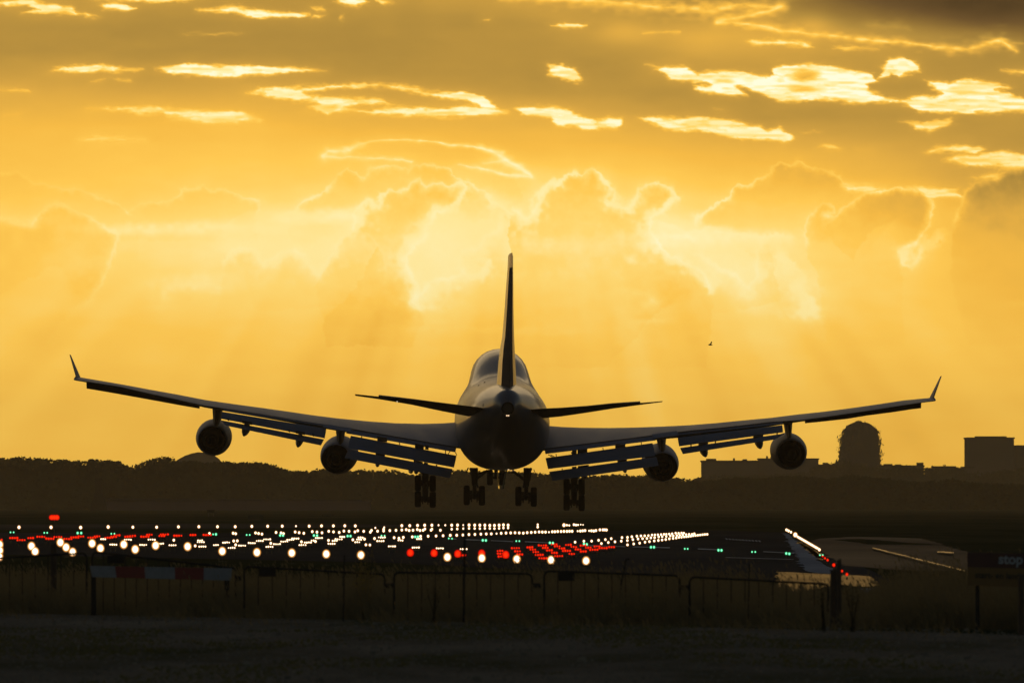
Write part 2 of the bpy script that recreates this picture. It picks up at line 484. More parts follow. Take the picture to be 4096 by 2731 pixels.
        r = ((px + n1 - cx) / a) ** 2 + ((py + n2 - cy) / b) ** 2
        L[sj, si] += s * np.exp(-r) * (0.7 + 0.6 * vnoise(px / 14, py / 11, 97))
    # shafts of light fanning down from the hidden sun
    ang = np.arctan2(X - 1190, Y + 260)
    shaft = fbm(ang * 9, ang * 0, 3, 60) * 0.6 + fbm(ang * 22, ang * 0, 2, 64) * 0.25
    L += 0.125 * shaft * smooth(480, 820, Y) * (1 - 0.5 * smooth(950, 1150, Y))
    L += blob(300, 800, 180, 140, .03) + blob(1620, 830, 120, 120, .03)

    top_ = .875
    L = np.where((L > top_) , top_ + (L - top_) * .32, L)

    # ---- thin sunlit streak clouds in front: (outline, brightness, softness)
    streaks = [
        ([(115, 165), (150, 152), (170, 148), (205, 151), (240, 149), (270, 157), (330, 159), (318, 165), (250, 166), (160, 168)], .95, 3),
        ([(358, 160), (385, 152), (450, 145), (500, 150), (600, 151), (700, 156), (752, 162), (700, 167), (640, 170), (550, 178), (500, 176), (430, 174), (390, 170)], .98, 3),
        ([(562, 214), (600, 202), (700, 197), (780, 194), (870, 189), (930, 196), (980, 209), (1060, 211), (1110, 222), (1140, 247), (1168, 259), (1125, 262), (1100, 246), (1070, 230), (1010, 228), (960, 216), (900, 204), (850, 202), (760, 206), (700, 212), (720, 220), (800, 224), (880, 229), (896, 237), (820, 244), (780, 258), (750, 264), (705, 248), (730, 238), (640, 229), (600, 216)], .95, 3.6),
        ([(790, 250), (850, 255), (900, 244), (960, 246), (1030, 252), (1075, 240), (1110, 244), (1168, 259), (1080, 268), (930, 270), (860, 262)], .94, 3.6),
        ([(205, 250), (250, 247), (300, 246), (350, 245), (420, 251), (530, 252), (560, 257), (600, 277), (560, 281), (520, 285), (470, 284), (430, 274), (380, 265), (320, 262), (290, 255)], .93, 4),
        ([(185, 321), (220, 314), (300, 317), (333, 324), (260, 327), (205, 325)], .88, 4),
        ([(-20, 2), (50, -2), (110, 8), (170, 16), (178, 28), (222, 37), (205, 39), (150, 33), (90, 33), (48, 29), (90, 24), (60, 14), (-20, 12)], .93, 3),
        ([(225, 8), (260, 5), (310, 18), (290, 24), (235, 24)], .95, 3),
        ([(450, 24), (500, 19), (530, 12), (560, 20), (640, 28), (710, 33), (690, 40), (620, 42), (570, 43), (530, 31), (460, 28)], .97, 3),
        ([(715, 18), (745, 17), (745, 25), (722, 26)], .85, 3),
        ([(718, 33), (748, 37), (735, 42), (715, 38)], .80, 3),
        ([(768, 3), (800, -4), (838, -2), (850, 8), (822, 18), (790, 12)], 1.0, 3),
        ([(860, 0), (905, 4), (880, 11)], .9, 3),
        ([(200, -8), (470, -8), (430, 5), (320, 4), (220, 2)], .90, 3),
        ([(778, 33), (787, 33), (784, 48), (776, 42)], .6, 4),
        ([(420, 79), (460, 77), (500, 78), (550, 75), (545, 80), (430, 82)], .62, 3),
        ([(205, 187), (240, 184), (220, 189)], .70, 3),
        ([(265, 182), (300, 181), (298, 186), (270, 186)], .74, 3),
        ([(-20, 203), (60, 205), (70, 209), (-20, 208)], .80, 3),
        ([(1266, 58), (1300, 53), (1346, 60), (1330, 65), (1290, 63)], .97, 2.5),
        ([(1110, 47), (1128, 45), (1122, 49)], .75, 2),
        ([(1712, 98), (1730, 92), (1790, 90), (1850, 96), (1872, 107), (1830, 106), (1800, 104), (1730, 103)], .90, 3),
        ([(1912, 112), (1945, 105), (1990, 110), (2025, 114), (1985, 117), (1935, 113)], .72, 3),
        ([(1256, 150), (1290, 149), (1320, 158), (1325, 166), (1341, 182), (1325, 194), (1300, 185), (1275, 175), (1258, 172)], .99, 3),
        ([(1500, 162), (1530, 154), (1570, 152), (1600, 168), (1625, 163), (1660, 161), (1700, 166), (1770, 175), (1780, 158), (1800, 148), (1850, 145), (1900, 150), (1950, 158), (2005, 170), (2014, 186), (1990, 195), (2000, 208), (2040, 222), (2085, 234), (1960, 238), (1900, 233), (1790, 233), (1745, 217), (1690, 200), (1712, 222), (1655, 219), (1600, 208), (1590, 198), (1625, 194), (1575, 188), (1540, 185), (1525, 170)], 1.0, 3),
        ([(2030, 150), (2038, 136), (2070, 131), (2112, 150), (2116, 164), (2080, 172), (2066, 179), (2045, 172), (2022, 182)], .97, 3),
        ([(2130, 184), (2180, 190), (2230, 182), (2270, 186), (2325, 204), (2290, 208), (2352, 226), (2400, 230), (2400, 256), (2220, 262), (2110, 258), (2090, 245), (2060, 234), (2100, 222), (2160, 215), (2135, 200)], .98, 3),
        ([(2072, 278), (2120, 280), (2180, 272), (2192, 282), (2160, 295), (2140, 303), (2110, 296)], .92, 3),
        ([(1176, 251), (1195, 243), (1260, 244), (1300, 248), (1340, 270), (1370, 277), (1400, 268), (1431, 271), (1420, 296), (1385, 296), (1345, 298), (1320, 290), (1280, 290), (1266, 274), (1200, 262)], .97, 3),
        ([(1462, 272), (1500, 268), (1600, 270), (1680, 278), (1740, 290), (1760, 300), (1790, 291), (1829, 316), (1800, 330), (1770, 322), (1700, 320), (1640, 306), (1530, 299), (1500, 285)], .95, 3),
        ([(1878, 337), (1910, 332), (1936, 340), (1900, 343)], .74, 3),
        ([(1965, 343), (1998, 345), (1975, 348)], .68, 3),
        ([(1840, 303), (1870, 300), (1885, 305), (1850, 307)], .60, 3),
        ([(1640, 248), (1665, 251), (1650, 251)], .70, 2),
        ([(2122, 350), (2150, 335), (2220, 330), (2262, 343), (2245, 352), (2180, 352)], .87, 4),
        ([(2160, 368), (2190, 358), (2260, 352), (2300, 345), (2400, 358), (2400, 390), (2250, 384), (2200, 380)], .88, 4),
        ([(2230, 408), (2290, 395), (2330, 388), (2290, 416), (2265, 412)], .80, 4),
        ([(2300, 162), (2400, 160), (2400, 168), (2320, 170)], .80, 3),
        ([(1930, 425), (1990, 424), (2035, 432), (1990, 444), (1950, 438)], .86, 3),
        ([(2100, 428), (2200, 436), (2212, 452), (2130, 458)], .86, 3),
        ([(10, 265), (42, 263), (38, 268)], .72, 3),
    ]
    for k, (P, bright, soft) in enumerate(streaks):
        sj, si = window(P, 42)
        px, py = X[sj, si], Y[sj, si]
        wx = px + 9 * fbm(px / 40, py / 12, 3, k + 100) + 3.5 * fbm(px / 10, py / 6, 2, k + 150)
        wy = py + 4.0 * fbm(px / 34, py / 14, 3, k + 200) + 1.5 * fbm(px / 9, py / 6, 2, k + 250)
        d, _, ins = seg_dist(wx, wy, P, True)
        sd_ = np.where(ins, d, -d) + 1.0
        F = soft * (0.40 + 1.9 * vnoise(px / 38, py / 15, k + 350) ** 1.4)
        wisp = fbm(px / 16, py / 4.5, 3, k + 360, .6)
        a = smooth(-F * .9, F * 1.9, sd_ + F * .8 * wisp)
        tex = 0.84 + 0.34 * fbm(px / 30, py / 8, 4, k + 300, .6)
        a = a * np.clip(tex + 0.22 * smooth(0, 8, sd_), 0, 1)
        sub = L[sj, si]
        sub = sub + 0.085 * np.exp(-d / 9.0) * (~ins) * (bright - .3)
        inner = bright + .01 - .12 * smooth(.45, .85, vnoise(px / 62, py / 7.5, k + 330)) - .06 * smooth(.4, .8, vnoise(px / 24, py / 4, k + 335)) - .07 * (1 - smooth(0, 7, sd_))
        L[sj, si] = sub * (1 - a) + np.maximum(inner, sub) * a
    # shaded middles of the thicker streaks
    for cx, cy, a_, b_, s in [(1846, 173, 30, 13, -.42), (1846, 205, 34, 9, -.30), (1663, 186, 22, 6, -.22), (2235, 192, 30, 4, -.14), (2240, 213, 60, 3, -.08), (780, 247, 40, 4, -.12)]:
        sj, si = window([(cx - 2.4 * a_, cy - 2.4 * b_), (cx + 2.4 * a_, cy + 2.4 * b_)], 10)
        px, py = X[sj, si], Y[sj, si]
        r = ((px + 12 * fbm(px / 40, py / 12, 3, 401) - cx) / a_) ** 2 + ((py + 4 * fbm(px / 30, py / 12, 3, 405) - cy) / b_) ** 2
        L[sj, si] += s * np.exp(-r ** 1.5)
    # bright-edged lens cloud and the glowing edges of the dark bank: lines of varying width
    lines = [
        ([(742, 358), (756, 348), (800, 343), (822, 333), (850, 326), (880, 322), (925, 321), (980, 324), (1030, 332), (1080, 336), (1110, 343), (1140, 354), (1160, 366), (1195, 386), (1224, 406)], [5, 8, 6, 4.5, 3, 2.2, 2, 2.2, 3, 4, 6, 9, 7, 8, 3], .92),
        ([(742, 360), (800, 362), (870, 364), (905, 368), (945, 371)], [5, 3.5, 4, 3.5, 2], .88),
        ([(1052, 379), (1090, 383), (1130, 393), (1170, 402), (1222, 408)], [2, 4, 4, 5, 3], .92),
        ([(1110, 375), (1150, 372), (1190, 388)], [2, 4, 3], .86),
        ([(1130, 347), (1155, 353), (1158, 362)], [4, 5, 4], .86),
        ([(1150, -4), (1270, -2), (1360, 3), (1440, 10), (1520, 16), (1590, 22), (1650, 19), (1710, 14), (1790, 16)], [6, 8, 9, 10, 10, 11, 11, 10, 6], .80),
        ([(1795, 17), (1760, 28), (1700, 38), (1650, 50)], [8, 7, 6, 6], .84),
        ([(1648, 51), (1700, 56), (1760, 62), (1820, 74), (1870, 80), (1950, 87), (2030, 95), (2110, 103), (2190, 113), (2230, 112), (2270, 98), (2300, 94), (2335, 116)], [5, 6, 6, 7, 5, 5, 5, 6, 7, 8, 8, 9, 4], .84),
        ([(2280, 98), (2352, 100), (2420, 108)], [4, 3, 2], .45),
        ([(1995, 60), (2050, 62), (2090, 70)], [9, 11, 6], .34),
        ([(1480, 76), (1560, 74)], [2, 2], .66),
        ([(1516, 155), (1500, 152), (1480, 151)], [1, 2, 1], .62),
    ]
    for k, (P, wd, bright) in enumerate(lines):
        sj, si = window(P, 45)
        px, py = X[sj, si], Y[sj, si]
        wx = px + 6 * fbm(px / 40, py / 16, 3, k + 500); wy = py + 4 * fbm(px / 36, py / 18, 3, k + 520) + .6 * fbm(px / 9, py / 7, 2, k + 540)
        d, pos, _ = seg_dist(wx, wy, P, False)
        w = np.interp(pos, np.arange(len(P)), wd) * (0.5 + 1.0 * vnoise(px / 18, py / 9, k + 560))
        a = np.exp(-(d / np.maximum(w, .5)) ** 1.3) * np.clip(.78 + .5 * fbm(px / 22, py / 10, 3, k + 590), 0, 1)
        sub = L[sj, si]
        sub = sub + 0.08 * np.exp(-d / 12.0) * (bright - .3)
        L[sj, si] = sub * (1 - a) + np.maximum(bright, sub) * a
    L = np.clip(L, 0, 1.0)

    # ---- lay the grid out on a far cylinder
    a = (X * Q - 2048.0) * K
    b = (1365.5 - Y * Q) * K
    dx, dy, dz = a, cp - b * sp, sp + b * cp
    RS = 9000.0 / np.hypot(dx, dy)
    V = np.stack([dx * RS, dy * RS, dz * RS + H], -1).reshape(-1, 3).astype(np.float32)
    ny, nx = X.shape
    idx = np.arange(ny * nx).reshape(ny, nx)
    F = np.stack([idx[:-1, :-1], idx[1:, :-1], idx[1:, 1:], idx[:-1, 1:]], -1).reshape(-1, 4)
    me = bpy.data.meshes.new('sky')
    me.vertices.add(len(V)); me.vertices.foreach_set('co', V.ravel())
    me.loops.add(F.size); me.loops.foreach_set('vertex_index', F.ravel().astype(np.int32))
    me.polygons.add(len(F)); me.polygons.foreach_set('loop_start', np.arange(0, F.size, 4, dtype=np.int32))
    me.update()
    at_ = me.attributes.new('cloud', 'FLOAT', 'POINT')
    at_.data.foreach_set('value', L.ravel().astype(np.float32))
    m = bpy.data.materials.new('evening_sky')
    m.use_nodes = True
    nt = m.node_tree
    nt.nodes.clear()
    an = nt.nodes.new('ShaderNodeAttribute'); an.attribute_name = 'cloud'
    tc = nt.nodes.new('ShaderNodeTexCoord')
    mp = nt.nodes.new('ShaderNodeMapping'); mp.inputs['Scale'].default_value = (.02, .02, .055)
    nz = nt.nodes.new('ShaderNodeTexNoise'); nz.inputs['Scale'].default_value = 1.0; nz.inputs['Detail'].default_value = 5
    ma = nt.nodes.new('ShaderNodeMath'); ma.operation = 'MULTIPLY_ADD'; ma.inputs[1].default_value = .012
    sb = nt.nodes.new('ShaderNodeMath'); sb.operation = 'SUBTRACT'; sb.inputs[1].default_value = .006
    cr = nt.nodes.new('ShaderNodeValToRGB')
    ramp = [(0, (62, 47, 26)), (.10, (104, 78, 42)), (.30, (174, 136, 60)), (.45, (214, 163, 66)), (.60, (243, 184, 68)), (.70, (254, 200, 82)),
            (.80, (255, 215, 112)), (.88, (255, 231, 153)), (.95, (255, 242, 184)), (1.0, (255, 250, 216))]
    el = cr.color_ramp.elements
    el[0].position = 0; el[0].color = srgb(*ramp[0][1]); el[1].position = 1; el[1].color = srgb(*ramp[-1][1])
    for p, c in ramp[1:-1]:
        e = el.new(p); e.color = srgb(*c)
    em = nt.nodes.new('ShaderNodeEmission'); em.inputs['Strength'].default_value = 1.10
    out = nt.nodes.new('ShaderNodeOutputMaterial')
    lk = nt.links.new
    lk(tc.outputs['Object'], mp.inputs[0]); lk(mp.outputs[0], nz.inputs['Vector'])
    lk(nz.outputs['Fac'], ma.inputs[0]); lk(an.outputs['Fac'], ma.inputs[2]); lk(ma.outputs[0], sb.inputs[0])
    lk(sb.outputs[0], cr.inputs[0]); lk(cr.outputs[0], em.inputs['Color']); lk(em.outputs[0], out.inputs['Surface'])
    m.cycles.emission_sampling = 'NONE'
    me.materials.append(m)
    o = link('sky', me)
    tag(o, kind='structure')
    return o
build_sky()

# ------------------------------------------------------------------ the airliner
def build_airliner():
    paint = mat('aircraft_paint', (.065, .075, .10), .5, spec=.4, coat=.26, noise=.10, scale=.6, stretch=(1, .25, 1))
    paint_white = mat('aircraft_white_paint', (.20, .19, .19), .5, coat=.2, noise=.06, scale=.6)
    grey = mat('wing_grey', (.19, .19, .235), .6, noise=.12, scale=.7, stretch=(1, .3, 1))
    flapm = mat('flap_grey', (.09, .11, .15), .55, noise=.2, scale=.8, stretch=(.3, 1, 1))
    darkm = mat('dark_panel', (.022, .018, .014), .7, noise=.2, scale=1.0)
    metal = mat('bare_metal', (.30, .28, .26), .35, metal=.8, noise=.1, scale=2.0)
    soot = mat('exhaust_metal', (.008, .006, .005), .8, noise=.2, scale=2.0, spec=.1)
    rubber = mat('tyre_rubber', (.006, .005, .005), .9, spec=.1)
    gearm = mat('landing_gear_steel', (.015, .013, .011), .7, spec=.2)
    white_lamp = lamp_mat('tail_lamp_glow', (1, .85, .6), (1, .6, .3), 1.3, False)

    root_loc = at(2007, 1960, 640)
    root = empty('airliner', root_loc)
    tag(root, 'four-engined jet airliner in near silhouette landing with flaps and wheels down', 'airliner')

    # ---------------- fuselage
    T = lambda y2: 605 + y2
    ys = [0, .5, 1.0, 1.5, 2.4, 3.5, 6, 8, 10, 13, 16, 19, 22, 26, 30, 34, 38, 41, 43, 44.5, 46, 48, 50, 52, 54, 56, 58, 60, 62, 64, 66, 67.5, 69, 70, 70.6]
    fi = lambda pts: (lambda y: float(np.interp(y, [p[0] for p in pts], [p[1] for p in pts])))
    top = fi([(0, 392), (.5, 330), (1.0, 285), (1.5, 262), (3.5, 244), (6, 224), (8, 210), (10, 200), (16, 188), (22, 175), (30, 156), (38, 140), (43, 128), (44.5, 105), (46, 60), (48, -10), (50, -70), (52, -105), (54, -124), (56, -132), (58, -134), (60, -128), (62, -105), (64, -40), (66, 90), (69, 390), (70.6, 560)])
    bot = fi([(0, 490), (1.5, 535), (3.5, 600), (6, 690), (8, 750), (10, 800), (13, 860), (16, 910), (20, 965), (24, 1005), (28, 1022), (32, 1034), (40, 1040), (46, 1032), (50, 1000), (58, 985), (64, 950), (67, 880), (69, 790), (70.6, 620)])
    hw = fi([(0, .38), (.5, .55), (1.0, .74), (1.5, .90), (3.5, 1.30), (6, 1.80), (8, 2.2), (10, 2.5), (13, 2.8), (16, 3.02), (20, 3.25), (24, 3.38), (28, 3.46), (34, 3.50), (50, 3.50), (56, 3.42), (60, 3.2), (64, 2.7), (67, 1.9), (69, 1.1), (70.6, .05)])
    cx = fi([(0, 1161), (8, 1150), (20, 1128), (30, 1112), (43, 1100), (50, 1088), (58, 1079), (70, 1070)])
    rings = []
    NR = 72
    for y in ys:
        Y = T(y)
        c = at(*Z2(cx(y), 600), Y)
        zt = at(*Z2(1100, top(y)), Y).z; zb = at(*Z2(1100, bot(y)), Y).z
        h = hw(y)
        main_h = min(zt - zb, 2 * h * 1.02)
        if y < 24: main_h = zt - zb
        zc = zb + main_h / 2
        r2 = 2.25 if y < 60 else 2.25 * (70.8 - y) / 10.8
        zc2 = zt - r2
        ring = []
        rr = []
        for k in range(NR):
            t = 2 * math.pi * k / NR
            s_, c_ = math.sin(t), math.cos(t)
            n = 2.35 if (s_ < 0 and 24 < y < 52) else 2.0
            r = (abs(c_ / h) ** n + abs(s_ / (main_h / 2)) ** n) ** (-1 / n)
            dz = zc2 - zc
            if zt > zc + main_h / 2 + .01 and s_ > 0:
                q = r2 * r2 - (dz * c_) ** 2
                if q > 0:
                    r_b = dz * s_ + math.sqrt(q)
                    r = max(r, r_b)
            rr.append(r)
        if zt > zc + main_h / 2 + .01:      # fair the crease between the two lobes
            for _ in range(5):
                rr = [max(rr[k], (rr[k - 1] + rr[k] * 2 + rr[(k + 1) % NR]) / 4) for k in range(NR)]
        for k in range(NR):
            t = 2 * math.pi * k / NR
            ring.append(Vector((c.x + rr[k] * math.cos(t), Y, zc + rr[k] * math.sin(t))))
        rings.append(ring)
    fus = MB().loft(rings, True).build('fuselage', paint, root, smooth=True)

    # belly stripe: the exhaust opening of the tail unit, tail lamps, cut-outs of the tailplanes
    c = at(*Z2(1161, 440), 604.6)
    MB().lathe([(0, .30), (-.35, .40), (-.30, .44), (.5, .46)], c, (0, 1, 0), 28).build('tail_exhaust', soot, root, smooth=True)
    MB().lathe([(-.02, .39), (-.04, .001)], c + Vector((0, -.1, 0)), (0, 1, 0), 28).build('exhaust_opening', darkm, root)
    for x in (1152, 1168):
        MB().lathe([(-.10, .02), (-.07, .055), (.03, .07), (.4, .07)], at(*Z2(x, 510), 605.6), (0, 1, 0), 12, True).build('tail_lamp', white_lamp, root)
    # dark markings on the left flank
    for pts in ([(862, 236), (880, 214), (888, 218), (872, 250)], [(903, 236), (936, 182), (942, 186), (912, 238)]):
        p = [at(*Z2(*q_), 634) for q_ in pts]
        # laid on the fuselage skin: follow the skin outward a little
        MB().add([q_ for q_ in p] + [q_ + Vector((.0, .6, 0)) for q_ in p], [(0, 1, 2, 3), (7, 6, 5, 4), (0, 4, 5, 1), (1, 5, 6, 2), (2, 6, 7, 3), (3, 7, 4, 0)]).build('flank_marking', darkm, root)
    for side, gx, mat_ in ((-1, 962, paint_white), (1, 1340, paint)):
        p = at(*Z2(gx, 415), 611.5)
        MB().lathe([(0, .34), (-.05, .30), (-.06, .001)], p + Vector((0, -.9, 0)), (side * -.35, 1, -.25), 20).build('tailplane_cutout', darkm, fus if False else root, smooth=False)

    # ---------------- fin and rudder
    fin_rows = [  # y row in the fin crop, left, right edge
        (100, 884, 898), (112, 872, 912), (130, 863, 920), (280, 856, 921), (400, 846, 923), (550, 834, 925), (750, 821, 926), (950, 804, 930), (1100, 791, 934), (1260, 762, 942), (1400, 746, 948), (1568, 733, 958), (1695, 724, 962), (1790, 716, 968)]
    fr_main, fr_rud = [], []
    base_row = 1695
    for yy, xl, xr in fin_rows:
        f = (yy - 100) / (base_row - 100)          # 0 tip .. 1 base
        Yte = 605.0 + 3.6 * f
        chord = 4.0 + 7.8 * f
        hwid = (xr - xl) / 2 * .331633 * K * (Yte + .4 * chord)
        if yy == 100: chord *= .6
        if yy == 112: chord *= .85
        c = at(*Z1((xl + xr) / 2, yy), Yte + .5 * chord)
        le = Vector((c.x - .10, Yte + chord, c.z)); te = Vector((c.x + .03, Yte, c.z))
        up = Vector((1, 0, 0))
        fr_main.append(foil_ring(le, le + (te - le) * .70 / .70, up, hwid, hwid, 0, .70, 16))
        d = te - le
        hinge = le + d * .705
        te2 = hinge + Vector((.07 * (1 - f) + .16 * f, -chord * .295, 0))
        ring = []
        for s in (1, -1):
            xs_ = [.705 + .295 * i / 6 for i in range(7)]
            if s < 0: xs_ = xs_[::-1]
            for x_ in xs_:
                th = 5 * (0.2969 * math.sqrt(x_) - 0.1260 * x_ - 0.3516 * x_ * x_ + 0.2843 * x_ ** 3 - 0.1030 * x_ ** 4) * 2
                p = hinge + (te2 - hinge) * ((x_ - .705) / .295)
                ring.append(p + up * (s * (th * hwid * .93 + .006)))
        fr_rud.append(ring)
    finmat = mat('fin_paint', (.14, .14, .15), .38, coat=.25, noise=.12, scale=.5)
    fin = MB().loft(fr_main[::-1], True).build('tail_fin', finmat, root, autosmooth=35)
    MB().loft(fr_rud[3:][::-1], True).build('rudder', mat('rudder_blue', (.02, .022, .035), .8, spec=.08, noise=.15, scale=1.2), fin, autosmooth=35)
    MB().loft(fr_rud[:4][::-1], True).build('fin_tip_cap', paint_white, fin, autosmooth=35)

    # ---------------- tailplanes
    tp = {-1: ([(815, 903, 909), (870, 908, 917), (945, 916, 930), (1010, 924, 944), (1060, 930, 954), (1095, 934, 961), (1130, 940, 964)]),
          1: ([(1522, 920, 923), (1470, 923, 930), (1406, 926.5, 939), (1350, 932, 948), (1290, 936, 957), (1240, 938, 962), (1190, 943, 964)])}
    for side in (-1, 1):
        rings = []
        rows = tp[side]
        for i, (x, yt, yb) in enumerate(rows):
            f = 1 - i / (len(rows) - 1)            # 1 tip
            Yte = 605 + 7.0 - 5.5 * f
            chord = 8.8 - 6.0 * f
            X = at(x * Q, yt * Q, Yte).x
            te = at(x * Q, (yt + (yb - yt) * .28) * Q, Yte)
            zlow = at(x * Q, yb * Q, Yte + chord).z
            th = max(.03, (te.z - zlow) * .30)
            le = Vector((X, Yte + chord, zlow + th * .7))
            te.x = X
            rings.append(foil_ring(le, te, (0, 0, 1), th, th))
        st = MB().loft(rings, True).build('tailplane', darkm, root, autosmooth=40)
        # elevators, raised a little
        er = []
        for i in range(1, len(rows)):
            x, yt, yb = rows[i]
            f = 1 - i / (len(rows) - 1)
            Yte = 605 + 7.0 - 5.5 * f
            X = at(x * Q, yt * Q, Yte).x
            a_ = at(x * Q, (yt + (yb - yt) * .25) * Q, Yte + .5); a_.x = X
            b_ = at(x * Q, (yt + .3) * Q, Yte - 1.0); b_.x = X
            er.append(foil_ring(a_, b_, (0, 0, 1), .10, .10))
        MB().loft(er, True).build('elevator', darkm, st, autosmooth=40)
        fx_ = 1 if side > 0 else 0
        if side < 0:
            MB().lathe([(0, .001), (.02, .04), (.2, .04)], at(*Z2(93, 376), 606.5), (0, 1, 0), 10).build('static_lamp', white_lamp, st)

    # ---------------- wings
    sil = {-1: [Z5(*p) for p in [(60, 262), (135, 272), (240, 290), (480, 330), (720, 375), (1000, 425), (1200, 465), (1400, 495), (1600, 520), (1800, 550), (2100, 590), (2352, 625)]] +
               [Z3(*p) for p in [(340, 220), (700, 252), (1100, 284), (1400, 296), (1700, 298), (1960, 285), (2200, 275)]],
           1: [Z4(*p) for p in [(0, 296), (280, 304), (450, 318), (800, 327), (1130, 325), (1500, 315), (1800, 300)]] +
              [Z6(*p) for p in [(0, 500), (300, 485), (600, 455), (850, 432), (1015, 410), (1300, 380), (1600, 340), (1900, 295), (2105, 275), (2170, 270)]]}
    tel = {-1: [Z5(*p) for p in [(60, 290), (125, 298), (220, 312), (480, 352), (720, 408), (1000, 468), (1170, 508), (1290, 530), (1375, 538), (1800, 606), (2265, 678)]] +
               [Z3(*p) for p in [(340, 312), (650, 358), (1300, 472), (1965, 585), (2300, 640)]],
           1: [Z4(*p) for p in [(-100, 612), (235, 568), (860, 492), (1490, 413), (1790, 372)]] +
              [Z6(*p) for p in [(115, 543), (530, 502), (945, 453), (1015, 456), (1117, 446), (1400, 408), (1700, 362), (2000, 316), (2118, 298), (2180, 290)]]}
    xc = at(2007, 1600, 645).x
    def planform(s):
        le = 47.0 - (s - 3.2) * .835
        ch = float(np.interp(s, [0, 3.2, 12.2, 30.5, 32], [16.5, 15.0, 9.9, 4.0, 3.6]))
        return 605 + le, 605 + le - ch
    def yi(tab, px):
        tab = sorted(tab)
        return float(np.interp(px, [p[0] for p in tab], [p[1] for p in tab]))
    def wing_pts(side, s):
        yle, yte = planform(s)
        X = xc + side * s
        ch = yle - yte
        px_te = 2048 + X / (K * yte)
        ycr = yte + .72 * ch
        px_cr = 2048 + X / (K * ycr)
        z_te = rowz(yi(tel[side], px_te), yte)
        z_cr = rowz(yi(sil[side], px_cr), ycr)
        tu = ch * float(np.interp(s, [0, 12, 30], [.070, .055, .042]))
        z_le = (z_cr - tu - .28 * z_te) / .72
        drop = ch * .012
        return Vector((X, yle, z_le)), Vector((X, yte, z_te)), tu
    for side in (-1, 1):
        stations = [1.5, 3.2, 4.5, 6, 8, 10, 12.2, 14, 16, 18, 20, 22, 24, 26, 28, 29.6, 30.7]
        tip_px = Z5(122, 298) if side < 0 else Z6(2118, 298)
        stations.append(abs((tip_px[0] - 2048) * K * 629 - xc) + .02)
        rings = []
        for s in stations:
            le, te, tu = wing_pts(side, s)
            rings.append(foil_ring(le, te, (0, 0, 1), tu, tu * .75, n=14))
        w = MB().loft(rings, True).build('wing', grey, root, autosmooth=40)

        Zi, Zo = (Z3, Z5) if side < 0 else (Z4, Z6)
        def panel(name, zf, TL, TR, BR, BL, ytop, depth, m, parent, th=.10, nst=6):
            """flap panel: top edge in front, lower edge behind; corners in crop coordinates"""
            rings = []
            for i in range(nst + 1):
                t = i / nst
                a = (TL[0] + (TR[0] - TL[0]) * t, TL[1] + (TR[1] - TL[1]) * t)
                b = (BL[0] + (BR[0] - BL[0]) * t, BL[1] + (BR[1] - BL[1]) * t)
                pa = at(*zf(*a), 640)
                s = abs(pa.x - xc)
                Yt = planform(s)[1] + ytop
                A_ = at(*zf(*a), Yt); B_ = at(*zf(*b), Yt - depth)
                ch = B_ - A_
                up = Vector((0, -ch.z, ch.y)); up.normalize()
                if up.z < 0: up = -up
                rings.append(foil_ring(A_, B_, up, th, th * .3, n=8))
            return MB().loft(rings, True).build(name, m, parent, autosmooth=40)
        if side < 0:
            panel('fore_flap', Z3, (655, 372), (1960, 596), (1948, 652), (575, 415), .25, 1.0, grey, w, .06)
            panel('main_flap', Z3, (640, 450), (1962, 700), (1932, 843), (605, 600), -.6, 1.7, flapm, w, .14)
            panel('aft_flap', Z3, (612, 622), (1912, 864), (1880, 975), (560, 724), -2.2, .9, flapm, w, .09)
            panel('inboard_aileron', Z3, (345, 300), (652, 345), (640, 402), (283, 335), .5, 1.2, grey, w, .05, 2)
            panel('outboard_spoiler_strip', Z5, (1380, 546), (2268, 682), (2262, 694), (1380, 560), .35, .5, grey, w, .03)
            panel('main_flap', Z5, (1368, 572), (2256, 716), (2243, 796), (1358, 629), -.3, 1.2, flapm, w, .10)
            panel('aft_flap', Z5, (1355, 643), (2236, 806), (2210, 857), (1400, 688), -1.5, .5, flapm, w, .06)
            canoes = [(Z5, (1535, 712), (1604, 728), (1548, 778)), (Z5, (1994, 806), (2060, 822), (2010, 874)), (Z3, (945, 795), (1000, 808), (968, 833)), (Z3, (1360, 880), (1420, 892), (1400, 908)), (Z3, (1430, 890), (1485, 900), (1455, 918))]
            tracks = [(Z3, (970, 480), (1090, 500), 45), (Z3, (1442, 570), (1552, 590), 45), (Z3, (1570, 588), (1612, 596), 45), (Z3, (948, 672), (1064, 694), 26), (Z3, (1425, 765), (1540, 790), 26), (Z3, (1555, 792), (1605, 802), 26), (Z3, (1705, 820), (1722, 824), 22),
                      (Z5, (1537, 655), (1620, 670), 20), (Z5, (1995, 742), (2072, 756), 20), (Z5, (1413, 635), (1422, 638), 16), (Z5, (1936, 733), (1944, 735), 18), (Z5, (2140, 768), (2148, 770), 18)]
            rods = [(Z3, (775, 440), (774, 474)), (Z3, (1248, 528), (1246, 566)), (Z3, (1826, 632), (1824, 670)), (Z3, (1882, 640), (1858, 678)), (Z3, (1950, 650), (1966, 692))]
            krueger = (Z5, [(222, 316, 372), (205, 330, 371), (400, 340, 404), (600, 370, 440), (800, 412, 476), (1000, 455, 513), (1172, 500, 543)])
            tipA, tipB, tipC, tipD = Z5(135, 274), Z5(122, 298), Z5(62, 84), Z5(68, 80)
            eng = [(Z3, 490, 688, 231 * .318907, 648, 448, 738, (452, 568, 368), (478, 545, 520)), (Z5, 1294, 790, 153 * .467687, 637, 1280, 812, (1288, 1372, 520), (1300, 1345, 665))]
        else:
            panel('fore_flap', Z4, (232, 578), (1492, 420), (1540, 472), (240, 632), .25, 1.0, grey, w, .06)
